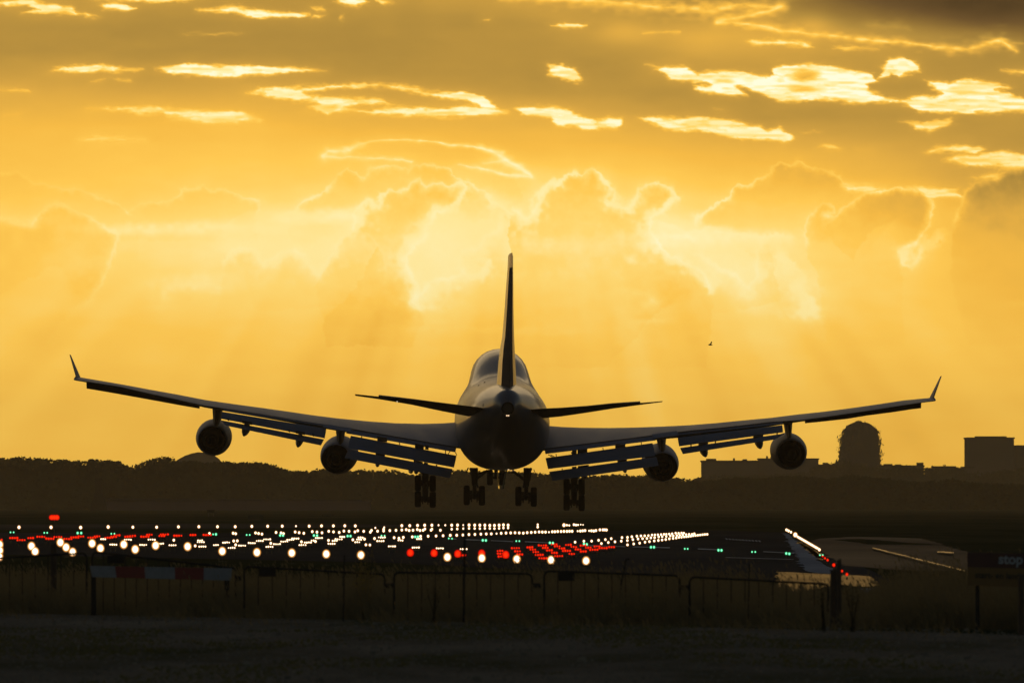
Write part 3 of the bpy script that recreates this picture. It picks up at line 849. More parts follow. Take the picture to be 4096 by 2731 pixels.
            panel('main_flap', Z4, (243, 685), (1497, 508), (1530, 655), (272, 808), -.6, 1.7, flapm, w, .14)
            panel('aft_flap', Z4, (285, 842), (1543, 668), (1572, 768), (322, 948), -2.2, .9, flapm, w, .09)
            panel('inboard_aileron', Z4, (1492, 395), (1782, 358), (1806, 412), (1512, 448), .5, 1.2, grey, w, .05, 2)
            panel('outboard_spoiler_strip', Z6, (115, 550), (942, 462), (942, 478), (118, 568), .35, .5, grey, w, .03)
            panel('main_flap', Z6, (119, 590), (938, 492), (945, 545), (130, 655), -.3, 1.2, flapm, w, .10)
            panel('aft_flap', Z6, (138, 668), (955, 556), (880, 602), (160, 716), -1.5, .5, flapm, w, .06)
            canoes = [(Z6, (292, 694), (356, 684), (342, 738)), (Z6, (722, 628), (789, 616), (769, 674)), (Z4, (1150, 828), (1198, 820), (1184, 852)), (Z4, (660, 898), (730, 888), (715, 908))]
            tracks = [(Z4, (553, 612), (608, 605), 40), (Z4, (618, 603), (733, 590), 42), (Z4, (1062, 545), (1180, 528), 44), (Z4, (553, 795), (605, 790), 20), (Z4, (622, 788), (750, 772), 24), (Z4, (1088, 718), (1198, 704), 26), (Z4, (432, 815), (442, 813), 20), (Z4, (1415, 668), (1535, 652), 24),
                      (Z6, (283, 640), (357, 631), 20), (Z6, (713, 580), (789, 571), 20), (Z6, (220, 648), (228, 647), 18), (Z6, (412, 622), (419, 621), 18), (Z6, (896, 552), (903, 551), 16)]
            rods = [(Z4, (915, 558), (921, 588)), (Z4, (1366, 488), (1370, 520)), (Z4, (364, 632), (370, 662)), (Z4, (272, 638), (330, 672)), (Z4, (300, 640), (350, 668)), (Z4, (545, 608), (550, 632))]
            krueger = (Z6, [(1117, 448, 475), (1250, 432, 462), (1450, 402, 440), (1600, 380, 415), (1800, 348, 389), (1950, 325, 366), (2028, 318, 357)])
            tipA, tipB, tipC, tipD = Z6(2105, 276), Z6(2118, 298), Z6(2186, 104), Z6(2181, 108)
            eng = [(Z4, 1593, 735, 213 * .340136, 648, 1625, 785, (1540, 1658, 435), (1578, 1640, 560)), (Z6, 990, 695, 141 * .510204, 637, 1012, 716, (945, 1014, 452), (972, 1002, 560))]
        for zf, a, b, c in canoes:
            s = abs(at(*zf(*a), 640).x - xc)
            Y0 = planform(s)[1]
            A_, B_, C_ = at(*zf(*a), Y0 + 1.2), at(*zf(*b), Y0 + 1.2), at(*zf(*c), Y0 - 1.6)
            mid = (A_ + B_) / 2; hw_ = (B_ - A_).length / 2
            rings = []
            for k_, (f, g) in enumerate([(-.9, .35), (-.5, .8), (0, 1.0), (.4, .78), (.75, .42), (1.0, .03)]):
                if f < 0: cc = mid + Vector((0, -f * 3.0, .25))
                else: cc = mid.lerp(C_, f)
                rings.append([cc + Vector((math.cos(t) * hw_ * g, 0, math.sin(t) * hw_ * g * 1.15 - .0)) for t in [2 * math.pi * j / 14 for j in range(14)]])
            MB().loft(rings, True).build('flap_fairing', flapm, w, smooth=True)
        for zf, a, b, hgt in tracks:
            tm = MB()
            s = abs(at(*zf(*a), 640).x - xc)
            Y0 = planform(s)[1] - (.4 if hgt > 30 else 1.5)
            A_, B_ = at(*zf(*a), Y0), at(*zf(*b), Y0)
            f_ = {Z3: .318907, Z4: .340136, Z5: .467687, Z6: .510204}[zf]
            dz = hgt * f_ * K * Y0 * .62
            v = []
            for yy in (-.3, .8):
                for p in (A_, B_):
                    v.append(p + Vector((0, yy, dz)))
                    v.append(p + Vector((0, yy, -dz)))
            tm.add(v, [(0, 1, 3, 2), (4, 6, 7, 5), (0, 4, 5, 1), (2, 3, 7, 6), (0, 2, 6, 4), (1, 5, 7, 3)])
            tm.build('flap_track', darkm, w)
        for zf, a, b in rods:
            s = abs(at(*zf(*a), 640).x - xc)
            Y0 = planform(s)[1] - .3
            MB().tube([at(*zf(*a), Y0), at(*zf(*b), Y0)], .035, 6).build('flap_rod', darkm, w)
        # drooped leading-edge flap
        zf, rows = krueger
        rings = []
        if side < 0: rows = rows[1:]
        for x, a, b in rows:
            s = abs(at(*zf(x, a), 630).x - xc)
            yle, yte = planform(s)
            Yk = yle + .1
            A_ = at(*zf(x, a - 14), Yk); B_ = at(*zf(x, b), Yk + .45)
            B_.x = A_.x = (A_.x + B_.x) / 2
            rings.append(foil_ring(B_, A_, (0, 1, .35), .10, .03, n=8))
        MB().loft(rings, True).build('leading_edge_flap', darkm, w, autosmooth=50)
        # winglet
        Yw = planform(30.7)[1]
        a1, b1 = at(*tipA, Yw + 2.0), at(*tipB, Yw + 2.0)
        c1 = (at(*tipC, Yw - .6) + at(*tipD, Yw - .6)) / 2
        r0c = (a1 + b1) / 2
        rings = []
        for f in (-.06, 0, .04, .3, .6, .9, 1.0):
            p = r0c.lerp(c1, max(f, 0)) + Vector((-side * .25 if f < 0 else 0, 0, 0))
            ch = 3.2 - 2.1 * max(f, 0)
            yoff = -1.2 * max(f, 0)
            leP = p + Vector((0, ch * .5 + 1.0 + yoff, 0)); teP = p + Vector((0, -ch * .5 + 1.0 + yoff, 0))
            t_ = .17 * (1 - max(f, 0)) + .05
            rings.append(foil_ring(leP, teP, Vector((1, 0, -.25 * side * -1)).normalized(), t_, t_ * .8, n=8))
        MB().loft(rings, True).build('winglet', grey, w, autosmooth=40)
        # wing root fairing
        # ---------------- engines
        for zf, ex, ey, rad, Ye, dx_, dy_, pt, pb in eng:
            cfront = at(*zf(ex, ey), Ye + 1.0)
            rm = rad * K * (Ye + 1.0)
            crear = at(*zf(dx_, dy_), Ye - 2.4)
            ax = (cfront - crear).normalized()
            o0 = cfront
            s_ = rm / 1.40
            prof = [(1.75, 1.10), (2.1, 1.16), (2.25, 1.24), (2.1, 1.32), (1.5, 1.38), (.6, 1.40), (-.6, 1.385), (-1.6, 1.31), (-2.6, 1.20), (-3.3, 1.10), (-3.32, 1.07)]
            nac = MB().lathe([(d * 1.0, r * s_) for d, r in prof], o0, ax, 56).build('engine', grey, root, autosmooth=50)
            MB().lathe([(d, r * s_) for d, r in [(-3.31, 1.085), (-2.4, 1.04), (-1.2, 1.0), (-1.0, .99), (-.98, .5)]], o0, ax, 48).build('fan_duct', soot, nac, smooth=True)
            MB().lathe([(d, r * s_) for d, r in [(-1.0, .80), (-2.4, .82), (-3.4, .76), (-4.4, .60), (-4.45, .56), (-3.9, .52)]], o0, ax, 40).build('core_cowl', soot, nac, autosmooth=45)
            MB().lathe([(d, r * s_) for d, r in [(-3.7, .34), (-4.3, .33), (-4.9, .2), (-5.3, .02)]], o0, ax, 28).build('exhaust_cone', soot, nac, smooth=True)
            MB().lathe([(1.2, .001), (1.22, 1.12 * s_)], o0, ax, 40).build('fan_disc', darkm, nac)
            # strake on the nacelle's outer side
            ang = R(172) if side < 0 else R(8)
            # pylon
            v = []
            xl, xr, yt = pt; xl2, xr2, yb = pb
            rings = []
            for Yp, grow in ((Ye - 2.2, .35), (Ye - 1.2, 1.0), (Ye + 2.0, 1.0), (Ye + 4.5, .25)):
                tl, tr = at(*zf(xl, yt), Ye + 1), at(*zf(xr, yt), Ye + 1)
                bl, br = at(*zf(xl2, yb), Ye + 1), at(*zf(xr2, yb), Ye + 1)
                mt, mb_ = (tl + tr) / 2, (bl + br) / 2
                mb_ = mb_ + Vector((0, 0, -.3)); mt = mt + Vector((0, 0, .15))
                wt, wb = (tr - tl).x / 2 * grow, (br - bl).x / 2 * grow
                rings.append([Vector((mt.x - wt, Yp, mt.z)), Vector((mb_.x - wb, Yp, mb_.z)), Vector((mb_.x + wb, Yp, mb_.z)), Vector((mt.x + wt, Yp, mt.z))])
            MB().loft(rings, True).build('pylon', darkm, root, bevel=.05)
        e0 = eng[0]
    # ---------------- landing gear
    def wheel(parent, c, dia, width, axis=(1, 0, 0)):
        r = dia / 2; w_ = width / 2
        prof = [(-w_ * .55, .30 * r), (-w_ * .6, .55 * r), (-w_ * .92, .62 * r), (-w_, .74 * r), (-w_ * .94, .87 * r), (-w_ * .74, .96 * r), (-w_ * .4, r), (w_ * .4, r), (w_ * .74, .96 * r), (w_ * .94, .87 * r), (w_, .74 * r), (w_ * .92, .62 * r), (w_ * .6, .55 * r), (w_ * .55, .30 * r)]
        o = MB().lathe(prof, c, axis, 32, True).build('wheel', rubber, parent, autosmooth=40)
        return o
    def truck(name, colx, y_rear, y_front, Yc, ht, wid, strut_x, strut_top, braces):
        """colx: centres of the two wheel columns; rows of the rear and front wheel centres (all in the body crop)"""
        g = MB()
        pr = [at(*Z2(x, y_rear + o_), Yc - .78) for x, o_ in colx]
        pf = [at(*Z2(x, y_front + o_), Yc + .78) for x, o_ in colx]
        g.tube([pr[0], pr[1]], .11, 10); g.tube([pf[0], pf[1]], .11, 10)
        mr, mf = (pr[0] + pr[1]) / 2, (pf[0] + pf[1]) / 2
        g.tube([mr + (mr - mf) * .12, mr, (mr + mf) / 2, mf, mf + (mf - mr) * .12], [.12, .19, .24, .19, .12], 12)
        for p in pr + pf:           # brake packs
            inward = Vector((1 if p.x < mr.x else -1, 0, 0))
            g.tube([p, p + inward * .42], .24, 14)
            g.tube([p + inward * .36 + Vector((0, -.1, -.2)), p + inward * .36 + Vector((0, -.12, -.38))], .05, 6)
        piv = (mr + mf) / 2
        topp = at(*Z2(strut_x, strut_top), Yc + .1)
        g.tube([piv, piv.lerp(topp, .4)], .15, 14)
        g.tube([piv.lerp(topp, .36), piv.lerp(topp, .42), piv.lerp(topp, .62), topp], [.19, .22, .25, .25], 16)
        # torsion links behind the leg
        a = piv.lerp(topp, .40)
        g.tube([a + Vector((.05, -.22, 0)), piv + Vector((.12, -.62, .55)), piv + Vector((.02, -.2, .05))], .06, 8)
        for (xa, ya, xb, yb_, r_) in braces:
            g.tube([at(*Z2(xa, ya), Yc + .1), at(*Z2(xb, yb_), Yc + .6)], r_, 10)
        gear = g.build(name, gearm, root, autosmooth=40)
        for p in pr + pf:
            wheel(gear, p, ht, wid)
        return gear
    wdt = 61 * .414555 * K * 642
    dia = 157 * .414555 * K * 642
    truck('wing_landing_gear', [(293, -2), (436, 3)], 1318, 1162, 644, dia, wdt, 366, 1030, [(350, 1075, 400, 1050, .08), (352, 1085, 300, 1040, .07)])
    truck('wing_landing_gear', [(1728, -2), (1873, 3)], 1350, 1198, 644, dia, wdt, 1800, 1060, [(1805, 1130, 1850, 1090, .08), (1790, 1120, 1750, 1080, .07)])
    truck('body_landing_gear', [(764, -1), (911, 3)], 1296, 1262, 641, dia, wdt, 842, 1015, [(845, 1130, 965, 1040, .10), (835, 1100, 800, 1020, .10), (862, 1080, 940, 1046, .07), (830, 1130, 812, 1060, .12), (862, 1165, 872, 1200, .07)])
    truck('body_landing_gear', [(1263, -3), (1411, 2)], 1308, 1276, 641, dia, wdt, 1345, 1015, [(1335, 1140, 1205, 1040, .11), (1350, 1110, 1385, 1020, .10), (1300, 1110, 1230, 1056, .07), (1365, 1130, 1375, 1070, .12), (1318, 1165, 1312, 1200, .07)])
    # nose gear
    Yn = 667
    g = MB()
    a, b = at(*Z2(989, 1107), Yn), at(*Z2(1107, 1107), Yn)
    m_ = (a + b) / 2
    g.tube([a, b], .1, 10)
    g.tube([m_, m_ + Vector((0, 0, 2.2))], [.14, .17], 12)
    g.tube([m_ + Vector((0, 0, .9)), m_ + Vector((0, 1.6, 2.2))], .07, 8)
    g.tube([m_ + Vector((-.05, -.25, .2)), m_ + Vector((-.05, -.5, .5)), m_ + Vector((0, -.2, .9))], .05, 8)
    ng = g.build('nose_landing_gear', gearm, root, autosmooth=40)
    for p in (a, b): wheel(ng, p, 152 * .414555 * K * Yn, 58 * .414555 * K * Yn)
    # gear doors: thin polished plates hanging edge-on
    door = mat('gear_door_paint', (.55, .5, .42), .12, metal=.6, coat=.6)
    def door_plate(pts, Y0, Y1, th, m=door):
        A_ = [at(*Z2(*p), Y0) for p in pts]
        B_ = [at(*Z2(*p), Y1) + Vector((th, 0, 0)) for p in pts]
        # pts: top, bottom of the plate's inner face
        d = Vector((.02, 0, 0))
        v = [A_[0], A_[1], A_[1] + d, A_[0] + d, B_[0], B_[1], B_[1] + d, B_[0] + d]
        MB().add(v, [(0, 1, 2, 3), (4, 7, 6, 5), (0, 4, 5, 1), (3, 2, 6, 7), (0, 3, 7, 4), (1, 5, 6, 2)]).build('gear_door', m, root, bevel=.01)
    door_plate([(1052, 1050), (1068, 1216)], 662, 664.5, .09)
    door_plate([(1138, 1035), (1104, 1216)], 662, 664.5, .12)
    door_plate([(773, 1012), (749, 1064)], 637, 639.2, .09)
    door_plate([(1408, 1028), (1430, 1084)], 637, 639.2, .03, gearm)
    # thin drain mast and aerials under the belly, small belly lamps
    am = MB()
    for x, y in ((1010, 1060), (1190, 1062)):
        am.tube([at(*Z2(x - 70, y - 4), 648), at(*Z2(x + 120, y + 6), 648)], .035, 6)
    am.build('door_rod', gearm, root)
    bl = at(*Z2(1167, 1027), 636)
    MB().lathe([(-.12, .001), (-.08, .06), (0, .08), (.1, .08)], bl, (0, 1, 0), 12).build('belly_lamp', white_lamp, root)
    for x, y in ((1186, 1040), (1203, 1041), (1222, 1040), (1246, 1037)):
        MB().lathe([(-.06, .001), (-.03, .025), (.1, .03)], at(*Z2(x, y), 636.5), (0, 1, 0), 8).build('belly_lamp', white_lamp, root)
    # blade aerial under the belly catching the light
    p0, p1 = at(*Z2(1140, 868), 628), at(*Z2(1146, 945), 628)
    v = [p0, p1, p1 + Vector((.06, 0, 0)), p0 + Vector((.03, 0, 0))]
    v += [q + Vector((0, 1.5, 0)) for q in v]
    MB().add(v, [(0, 1, 2, 3), (4, 7, 6, 5), (0, 4, 5, 1), (3, 2, 6, 7), (0, 3, 7, 4), (1, 5, 6, 2)]).build('belly_aerial', door, root)
    return root
build_airliner()

def build_bird():
    p = at(1631 * Q, 792 * Q, 700)
    b = MB()
    b.tube([p + Vector((-.16, 0, 0)), p + Vector((-.05, 0, .02)), p + Vector((.08, 0, .01)), p + Vector((.2, 0, -.02))], [.01, .07, .06, .01], 8)
    b.add([p + Vector((-.03, 0, .05)), p + Vector((.06, 0, .05)), p + Vector((.1, .25, .28)), p + Vector((.16, .42, .16))], [(0, 1, 3, 2)])
    b.add([p + Vector((-.03, 0, .05)), p + Vector((.06, 0, .05)), p + Vector((.1, -.25, .3)), p + Vector((.16, -.42, .2))], [(0, 2, 3, 1)])
    o = b.build('bird', mat('bird_feathers', (.03, .025, .02), .8), origin=p)
    tag(o, 'tiny dark bird flying in the open sky right of the airliner', 'bird')
build_bird()

# ------------------------------------------------------------------ ground
def ground_material(name, base, patches, rough=.95, nscale=.02, stretch=(1, .12, 1), spec=.0, sheen=0.0, sheen_rough=.45, tint=(1, 1, 1)):
    m = mat(name, base, rough, spec=spec)
    nt = m.node_tree
    b = nt.nodes['Principled BSDF']
    tc = nt.nodes.new('ShaderNodeTexCoord')
    prev = None
    mp = nt.nodes.new('ShaderNodeMapping'); mp.inputs['Scale'].default_value = stretch
    nt.links.new(tc.outputs['Object'], mp.inputs[0])
    n1 = nt.nodes.new('ShaderNodeTexNoise'); n1.inputs['Scale'].default_value = nscale; n1.inputs['Detail'].default_value = 8; n1.inputs['Roughness'].default_value = .7
    nt.links.new(mp.outputs[0], n1.inputs['Vector'])
    cr = nt.nodes.new('ShaderNodeValToRGB')
    el = cr.color_ramp.elements
    el[0].position = .36; el[0].color = (*patches[0], 1)
    el[1].position = .64; el[1].color = (*patches[1], 1)
    e = el.new(.5); e.color = (*base, 1)
    nt.links.new(n1.outputs['Fac'], cr.inputs[0])
    nt.links.new(cr.outputs[0], b.inputs['Base Color'])
    n2 = nt.nodes.new('ShaderNodeTexNoise'); n2.inputs['Scale'].default_value = 9; n2.inputs['Detail'].default_value = 4
    nt.links.new(tc.outputs['Object'], n2.inputs['Vector'])
    bp = nt.nodes.new('ShaderNodeBump'); bp.inputs['Strength'].default_value = .5; bp.inputs['Distance'].default_value = .05
    nt.links.new(n2.outputs['Fac'], bp.inputs['Height'])
    nt.links.new(bp.outputs[0], b.inputs['Normal'])
    if sheen:
        gl = nt.nodes.new('ShaderNodeBsdfGlossy'); gl.inputs['Roughness'].default_value = sheen_rough
        gl.inputs['Color'].default_value = (*tint, 1)
        mr = nt.nodes.new('ShaderNodeMapRange'); mr.inputs['From Min'].default_value = .35; mr.inputs['From Max'].default_value = .65
        mr.inputs['To Min'].default_value = sheen * .45; mr.inputs['To Max'].default_value = sheen * 1.5
        nt.links.new(n1.outputs['Fac'], mr.inputs[0])
        mx = nt.nodes.new('ShaderNodeMixShader')
        nt.links.new(mr.outputs[0], mx.inputs[0])
        nt.links.new(b.outputs[0], mx.inputs[1]); nt.links.new(gl.outputs[0], mx.inputs[2])
        out = [n for n in nt.nodes if n.type == 'OUTPUT_MATERIAL'][0]
        nt.links.new(mx.outputs[0], out.inputs['Surface'])
    return m
grass_ground = ground_material('airfield_grass', (.036, .040, .018), ((.022, .026, .010), (.060, .055, .026)), nscale=.05)
gravel = ground_material('foreground_gravel', (.16, .13, .095), ((.07, .068, .028), (.23, .19, .14)), nscale=.16, stretch=(1, .22, 1))
tarmac = ground_material('runway_tarmac', (.045, .042, .042), ((.030, .028, .028), (.060, .055, .052)), rough=.72, nscale=.03, spec=.0, sheen=.004)
worn = ground_material('worn_taxiway', (.075, .06, .045), ((.05, .042, .032), (.10, .08, .055)), rough=.60, nscale=.02, stretch=(1, .2, 1), sheen=.042, tint=(1, .88, .75))
pale = ground_material('pale_concrete', (.30, .29, .30), ((.22, .21, .22), (.36, .35, .35)), sheen=.035, sheen_rough=.6, tint=(.45, .6, 1), rough=.9, nscale=.06, stretch=(1, .2, 1))  # blue tint put into the sheen to give the grey-blue reflected light
wet = ground_material('wet_gold_sheen', (.20, .14, .07), ((.10, .08, .05), (.26, .19, .09)), rough=.6, nscale=.25, stretch=(1, .25, 1), sheen=.11, sheen_rough=.25, tint=(1, .78, .45))  # gold of the low sky put into the sheen tint
far_worn = ground_material('far_tarmac', (.06, .05, .04), ((.04, .034, .028), (.08, .065, .05)), rough=.8, nscale=.01, stretch=(1, .3, 1), sheen=.010, sheen_rough=.5)
paintline = ground_material('runway_paint', (.55, .52, .48), ((.35, .33, .3), (.65, .62, .58)), rough=.8, nscale=.3, sheen=.012)
gold_line = ground_material('gold_streak_tint', (.45, .36, .22), ((.3, .24, .14), (.6, .5, .32)), rough=.6, nscale=.8, sheen=.22, sheen_rough=.25, tint=(1, .78, .42))  # gold line: gold tint put into its base colour and sheen

xs_ = [-6000, -1500, -400, 400, 1500, 6000]; ys_ = [-60, 60, 200, 600, 1500, 4000, 8800]
gv = [(x, y, 0) for y in ys_ for x in xs_]
gf = [(j * 6 + i, j * 6 + i + 1, (j + 1) * 6 + i + 1, (j + 1) * 6 + i) for j in range(6) for i in range(5)]
tag(link('ground', mesh_data('ground', gv, gf, grass_ground)), kind='structure')

_layer = [0]
def sheet(name, m, px, wobble=0, label=None):
    """a thin sheet lying on the ground whose corners lie where the photograph shows them"""
    _layer[0] += 1
    z = .004 * _layer[0]
    pts = []
    n = len(px)
    for i in range(n):
        a, b = ground_at(*px[i], z), ground_at(*px[(i + 1) % n], z)
        steps = max(1, int(wobble and (b - a).length / wobble))
        for k in range(steps):
            p = a.lerp(b, k / steps)
            if wobble: p += Vector((random.gauss(0, .02 * wobble), random.gauss(0, .35 * wobble), 0)) if k else Vector((0, 0, 0))
            p.z = z
            pts.append(p)
    me = mesh_data(name, pts, [tuple(range(len(pts)))], m)
    return tag(link(name, me), kind='structure')
q = lambda *p: [(a * Q, b * Q) for a, b in p]
g4 = lambda *p: [G4(a, b) for a, b in p]
# foreground gravel road in front of the tall grass
sheet('foreground_road', gravel, q((-900, 1404), (0, 1406), (600, 1414), (1300, 1430), (1900, 1447), (2352, 1458), (3200, 1470), (3200, 2300), (-900, 2300)), 2.0)
# far taxiway band, runway, shoulders
sheet('far_taxiway', far_worn, q((-600, 1205.5), (0, 1204), (420, 1202), (700, 1203), (1000, 1205), (1000, 1209), (560, 1213), (0, 1216), (-600, 1218)), 8)
sheet('runway', tarmac, q((-500, 1221), (600, 1224), (1180, 1219), (1640, 1217), (1804, 1222), (2080, 1345), (1500, 1322), (900, 1292), (-500, 1262)))
sheet('right_taxiway', worn, g4((745, 300), (1010, 285), (1350, 292), (1560, 300), (1700, 345), (1905, 405), (2600, 480), (2600, 600), (1905, 556), (1500, 552), (915, 512), (760, 400), (640, 330)), 6)
sheet('taxiway_island', grass_ground, g4((880, 308), (1060, 302), (1400, 330), (1750, 352), (1560, 350), (1120, 345)), 8)
sheet('runway_shoulder', pale, g4((462, 255), (500, 262), (560, 320), (640, 390), (720, 450), (790, 510), (850, 580), (740, 574), (632, 553), (580, 470), (522, 375)), 4)
sheet('gravel_strip', wet, g4((560, 318), (585, 325), (742, 400), (768, 470), (720, 445), (650, 395)), 5)  # runway edge glow put in as a gold sheen on the strip
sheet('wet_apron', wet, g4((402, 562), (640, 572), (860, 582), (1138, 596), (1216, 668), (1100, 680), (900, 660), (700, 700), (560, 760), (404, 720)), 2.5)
sheet('concrete_slab', pale, g4((1050, 690), (1560, 688), (1700, 720), (1500, 745), (1060, 738)), 3)
# painted threshold marks
for a, b in [((0, 329), (55, 329)), ((120, 333), (270, 340)), ((350, 343), (540, 351)), ((640, 352), (850, 362)), ((1150, 385), (1500, 395)), ((1560, 396), (1880, 404)), ((2120, 414), (2330, 422))]:
    p = [G3(a[0], a[1] - 3), G3(b[0], b[1] - 3), G3(b[0], b[1] + 5), G3(a[0], a[1] + 5)]
    sheet('threshold_marking', paintline, p)
for a, b in [((300, 400), (545, 412))]:
    sheet('threshold_marking', paintline, [G4(a[0], a[1]), G4(b[0], b[1]), G4(b[0], b[1] + 6), G4(a[0], a[1] + 6)])
for x in range(0, 270, 26):
    y = 298 + x * .065
    sheet('taxiway_marking', paintline, [G4(x, y), G4(x + 12, y + .6), G4(x + 24, y + 12), G4(x + 12, y + 11)])
for a, b in [((0, 448), (540, 464)), ((1160, 372), (1900, 556)), ((1670, 403), (1800, 410))]:
    gold = a[0] > 1000
    m_ = gold_line if gold else paintline
    w_ = 9 if gold else 2.5
    pts_u, pts_l = [], []
    for k in range(13):
        t = k / 12
        x, y = a[0] + (b[0] - a[0]) * t, a[1] + (b[1] - a[1]) * t
        j = random.uniform(-1.6, 1.6) if gold else 0
        pts_u.append(G4(x, y - w_ * .45 + j)); pts_l.append(G4(x, y + w_ * .55 + j))
    sheet('gold_streak' if gold else 'edge_marking', m_, pts_u + pts_l[::-1])  # the gold line is laid in as a thin tinted strip

# ------------------------------------------------------------------ lamps
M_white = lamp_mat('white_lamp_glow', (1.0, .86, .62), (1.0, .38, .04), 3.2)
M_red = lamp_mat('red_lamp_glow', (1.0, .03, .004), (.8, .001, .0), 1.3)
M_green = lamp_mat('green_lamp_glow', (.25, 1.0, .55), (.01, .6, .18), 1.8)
M_case = mat('lamp_housing', (.06, .05, .03), .6, noise=.2, scale=20)
M_case_y = mat('lamp_housing_yellow', (.35, .24, .04), .6, noise=.2, scale=20)

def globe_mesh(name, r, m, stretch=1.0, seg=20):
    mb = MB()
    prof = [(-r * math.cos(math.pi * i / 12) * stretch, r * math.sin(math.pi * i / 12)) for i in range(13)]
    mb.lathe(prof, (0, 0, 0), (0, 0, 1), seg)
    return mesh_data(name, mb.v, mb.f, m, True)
def foot_mesh(r, z, small=False):
    mb = MB()
    if small:
        mb.tube([(0, 0, -z), (0, 0, -r * .6)], .015, 6)
        mb.tube([(0, 0, -r * .95), (0, 0, -r * .5)], r * .45, 8)
    else:
        mb.tube([(0, 0, -z), (0, 0, -z + .03)], r * .9, 12)
        mb.tube([(0, 0, -z + .03), (0, 0, -r * .9)], .03, 8)
        mb.tube([(0, 0, -r * 1.15), (0, 0, -r * .55)], [r * .35, r * .75], 12)
    return mb
ORD = ['first', 'second', 'third', 'fourth', 'fifth', 'sixth', 'seventh', 'eighth', 'ninth', 'tenth', 'eleventh', 'twelfth', 'thirteenth', 'fourteenth', 'fifteenth', 'sixteenth', 'seventeenth', 'eighteenth', 'nineteenth', 'twentieth']
TENS = {20: 'twenty', 30: 'thirty', 40: 'forty', 50: 'fifty', 60: 'sixty', 70: 'seventy'}
def ordinal(i):
    if i < 20: return ORD[i]
    n = i + 1
    t = n // 10 * 10
    return (TENS[t][:-1] + 'ieth') if n % 10 == 0 else TENS[t] + '-' + ORD[n % 10 - 1]

_glob = {}
def lamp_thing(name, px, py, dia_px, m, label, cat, group, zl=.32):
    """one lamp on its foot; dia in photograph pixels"""
    r0 = ray(px, py)
    d = (zl - H) / r0.z if r0.z < -1e-5 else 2400
    d = min(max(d, 60), 2400)
    p = Vector((0, 0, H)) + r0 * d
    zc = p.z
    r = dia_px * (1.02 if dia_px < 20 else 1.10) / 2 * K * p.y
    key = (m.name, 'small' if dia_px < 20 else 'big')
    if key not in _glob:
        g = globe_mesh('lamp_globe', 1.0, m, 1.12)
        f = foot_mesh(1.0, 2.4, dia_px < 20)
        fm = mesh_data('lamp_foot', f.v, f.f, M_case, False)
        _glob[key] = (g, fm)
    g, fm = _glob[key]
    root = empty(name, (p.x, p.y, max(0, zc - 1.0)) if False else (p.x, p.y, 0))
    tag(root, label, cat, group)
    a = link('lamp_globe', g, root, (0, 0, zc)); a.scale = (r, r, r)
    if dia_px >= 11:
        fo = link('lamp_foot', fm, root, (0, 0, zc)); fo.scale = (r, r, zc / 2.4)
    return root
def lamp_bar(px, py, n, m, label, cat, group, pitch=14.0, dia=11.5, zl=.32, name='approach_light_bar', rows=1):
    r0 = ray(px, py)
    d = min(max((zl - H) / r0.z, 60), 2400) if r0.z < -1e-5 else 2400
    p = Vector((0, 0, H)) + r0 * d
    zc = p.z
    s = K * p.y
    root = empty(name, (p.x, p.y, 0))
    tag(root, label, cat, group)
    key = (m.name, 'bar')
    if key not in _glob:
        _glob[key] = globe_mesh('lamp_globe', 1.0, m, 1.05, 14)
    key2 = ('bar', n)
    half = (n - 1) / 2 * pitch * s
    mb = MB()
    mb.tube([(-half - .1, 0, zc - .12), (half + .1, 0, zc - .12)], .03, 6)
    for k in (-1, 1):
        mb.tube([(k * half * .8, 0, -.0), (k * half * .8, 0, zc - .12)], .025, 6)
    me = mesh_data('cross_bar', mb.v, mb.f, M_case)
    link('cross_bar', me, root)
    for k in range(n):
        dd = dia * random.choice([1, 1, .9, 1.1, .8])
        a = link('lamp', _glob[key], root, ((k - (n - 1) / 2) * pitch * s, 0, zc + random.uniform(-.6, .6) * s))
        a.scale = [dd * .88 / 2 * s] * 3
    return root

# --- far row along the runway's left side, from left to right
rowA = [G1(*p) for p in [(163, 231), (438, 231), (692, 233), (928, 228), (1140, 230), (1344, 230), (1531, 227), (1706, 226), (1866, 226), (2018, 226)]] + \
       [G2(*p) for p in [(230, 223), (366, 222), (491, 221), (609, 221), (722, 221), (828, 219), (930, 219), (1028, 218), (1118, 219), (1290, 236), (1366, 232), (1517, 217), (1585, 217), (1652, 215), (1713, 213), (1775, 213), (1832, 213), (1890, 213), (1945, 213), (1995, 212), (2045, 212), (2094, 211)]] + \
       [G3(*p) for p in [(163, 211), (211, 212), (255, 212), (298, 212), (340, 214), (380, 214), (420, 212), (457, 210), (497, 212)]]
smallA = {13, 19, 20, 26, 27, 30}
for i, (x, y) in enumerate(rowA):
    lamp_thing('runway_edge_light', x, y, (9 if i in smallA else 14) + (2 if i < 4 else 0), M_white, 'white lamp, %s from the left in the topmost row of runway lights' % ordinal(i), 'runway light', 'white lamps in the topmost row', zl=.40)
rowB = [G2(1945, 247), G2(1993, 245)] + [G3(*p) for p in [(62, 242), (115, 241), (163, 239), (211, 240), (255, 241), (298, 239), (340, 240), (380, 241), (420, 239), (457, 236), (497, 236)]]
for i, (x, y) in enumerate(rowB):
    lamp_thing('runway_edge_light', x, y, 11.5, M_white, 'white lamp, %s from the left in the short row below the topmost' % ordinal(i), 'runway light', 'white lamps just under the topmost row', zl=.35)
far = [G3(*p) for p in [(750, 207), (750, 228), (975, 212), (1000, 212), (1020, 214), (1060, 208), (1078, 211), (1095, 210), (1118, 207), (1138, 209)]]
for i, (x, y) in enumerate(far):
    lamp_thing('runway_edge_light', x, y, [10, 12, 17, 10, 9, 12, 11, 9, 7, 6][i], M_white, 'far white lamp under the right wing gear, %s from the left' % ordinal(i), 'runway light', 'far white lamps under the right wing gear', zl=.4)
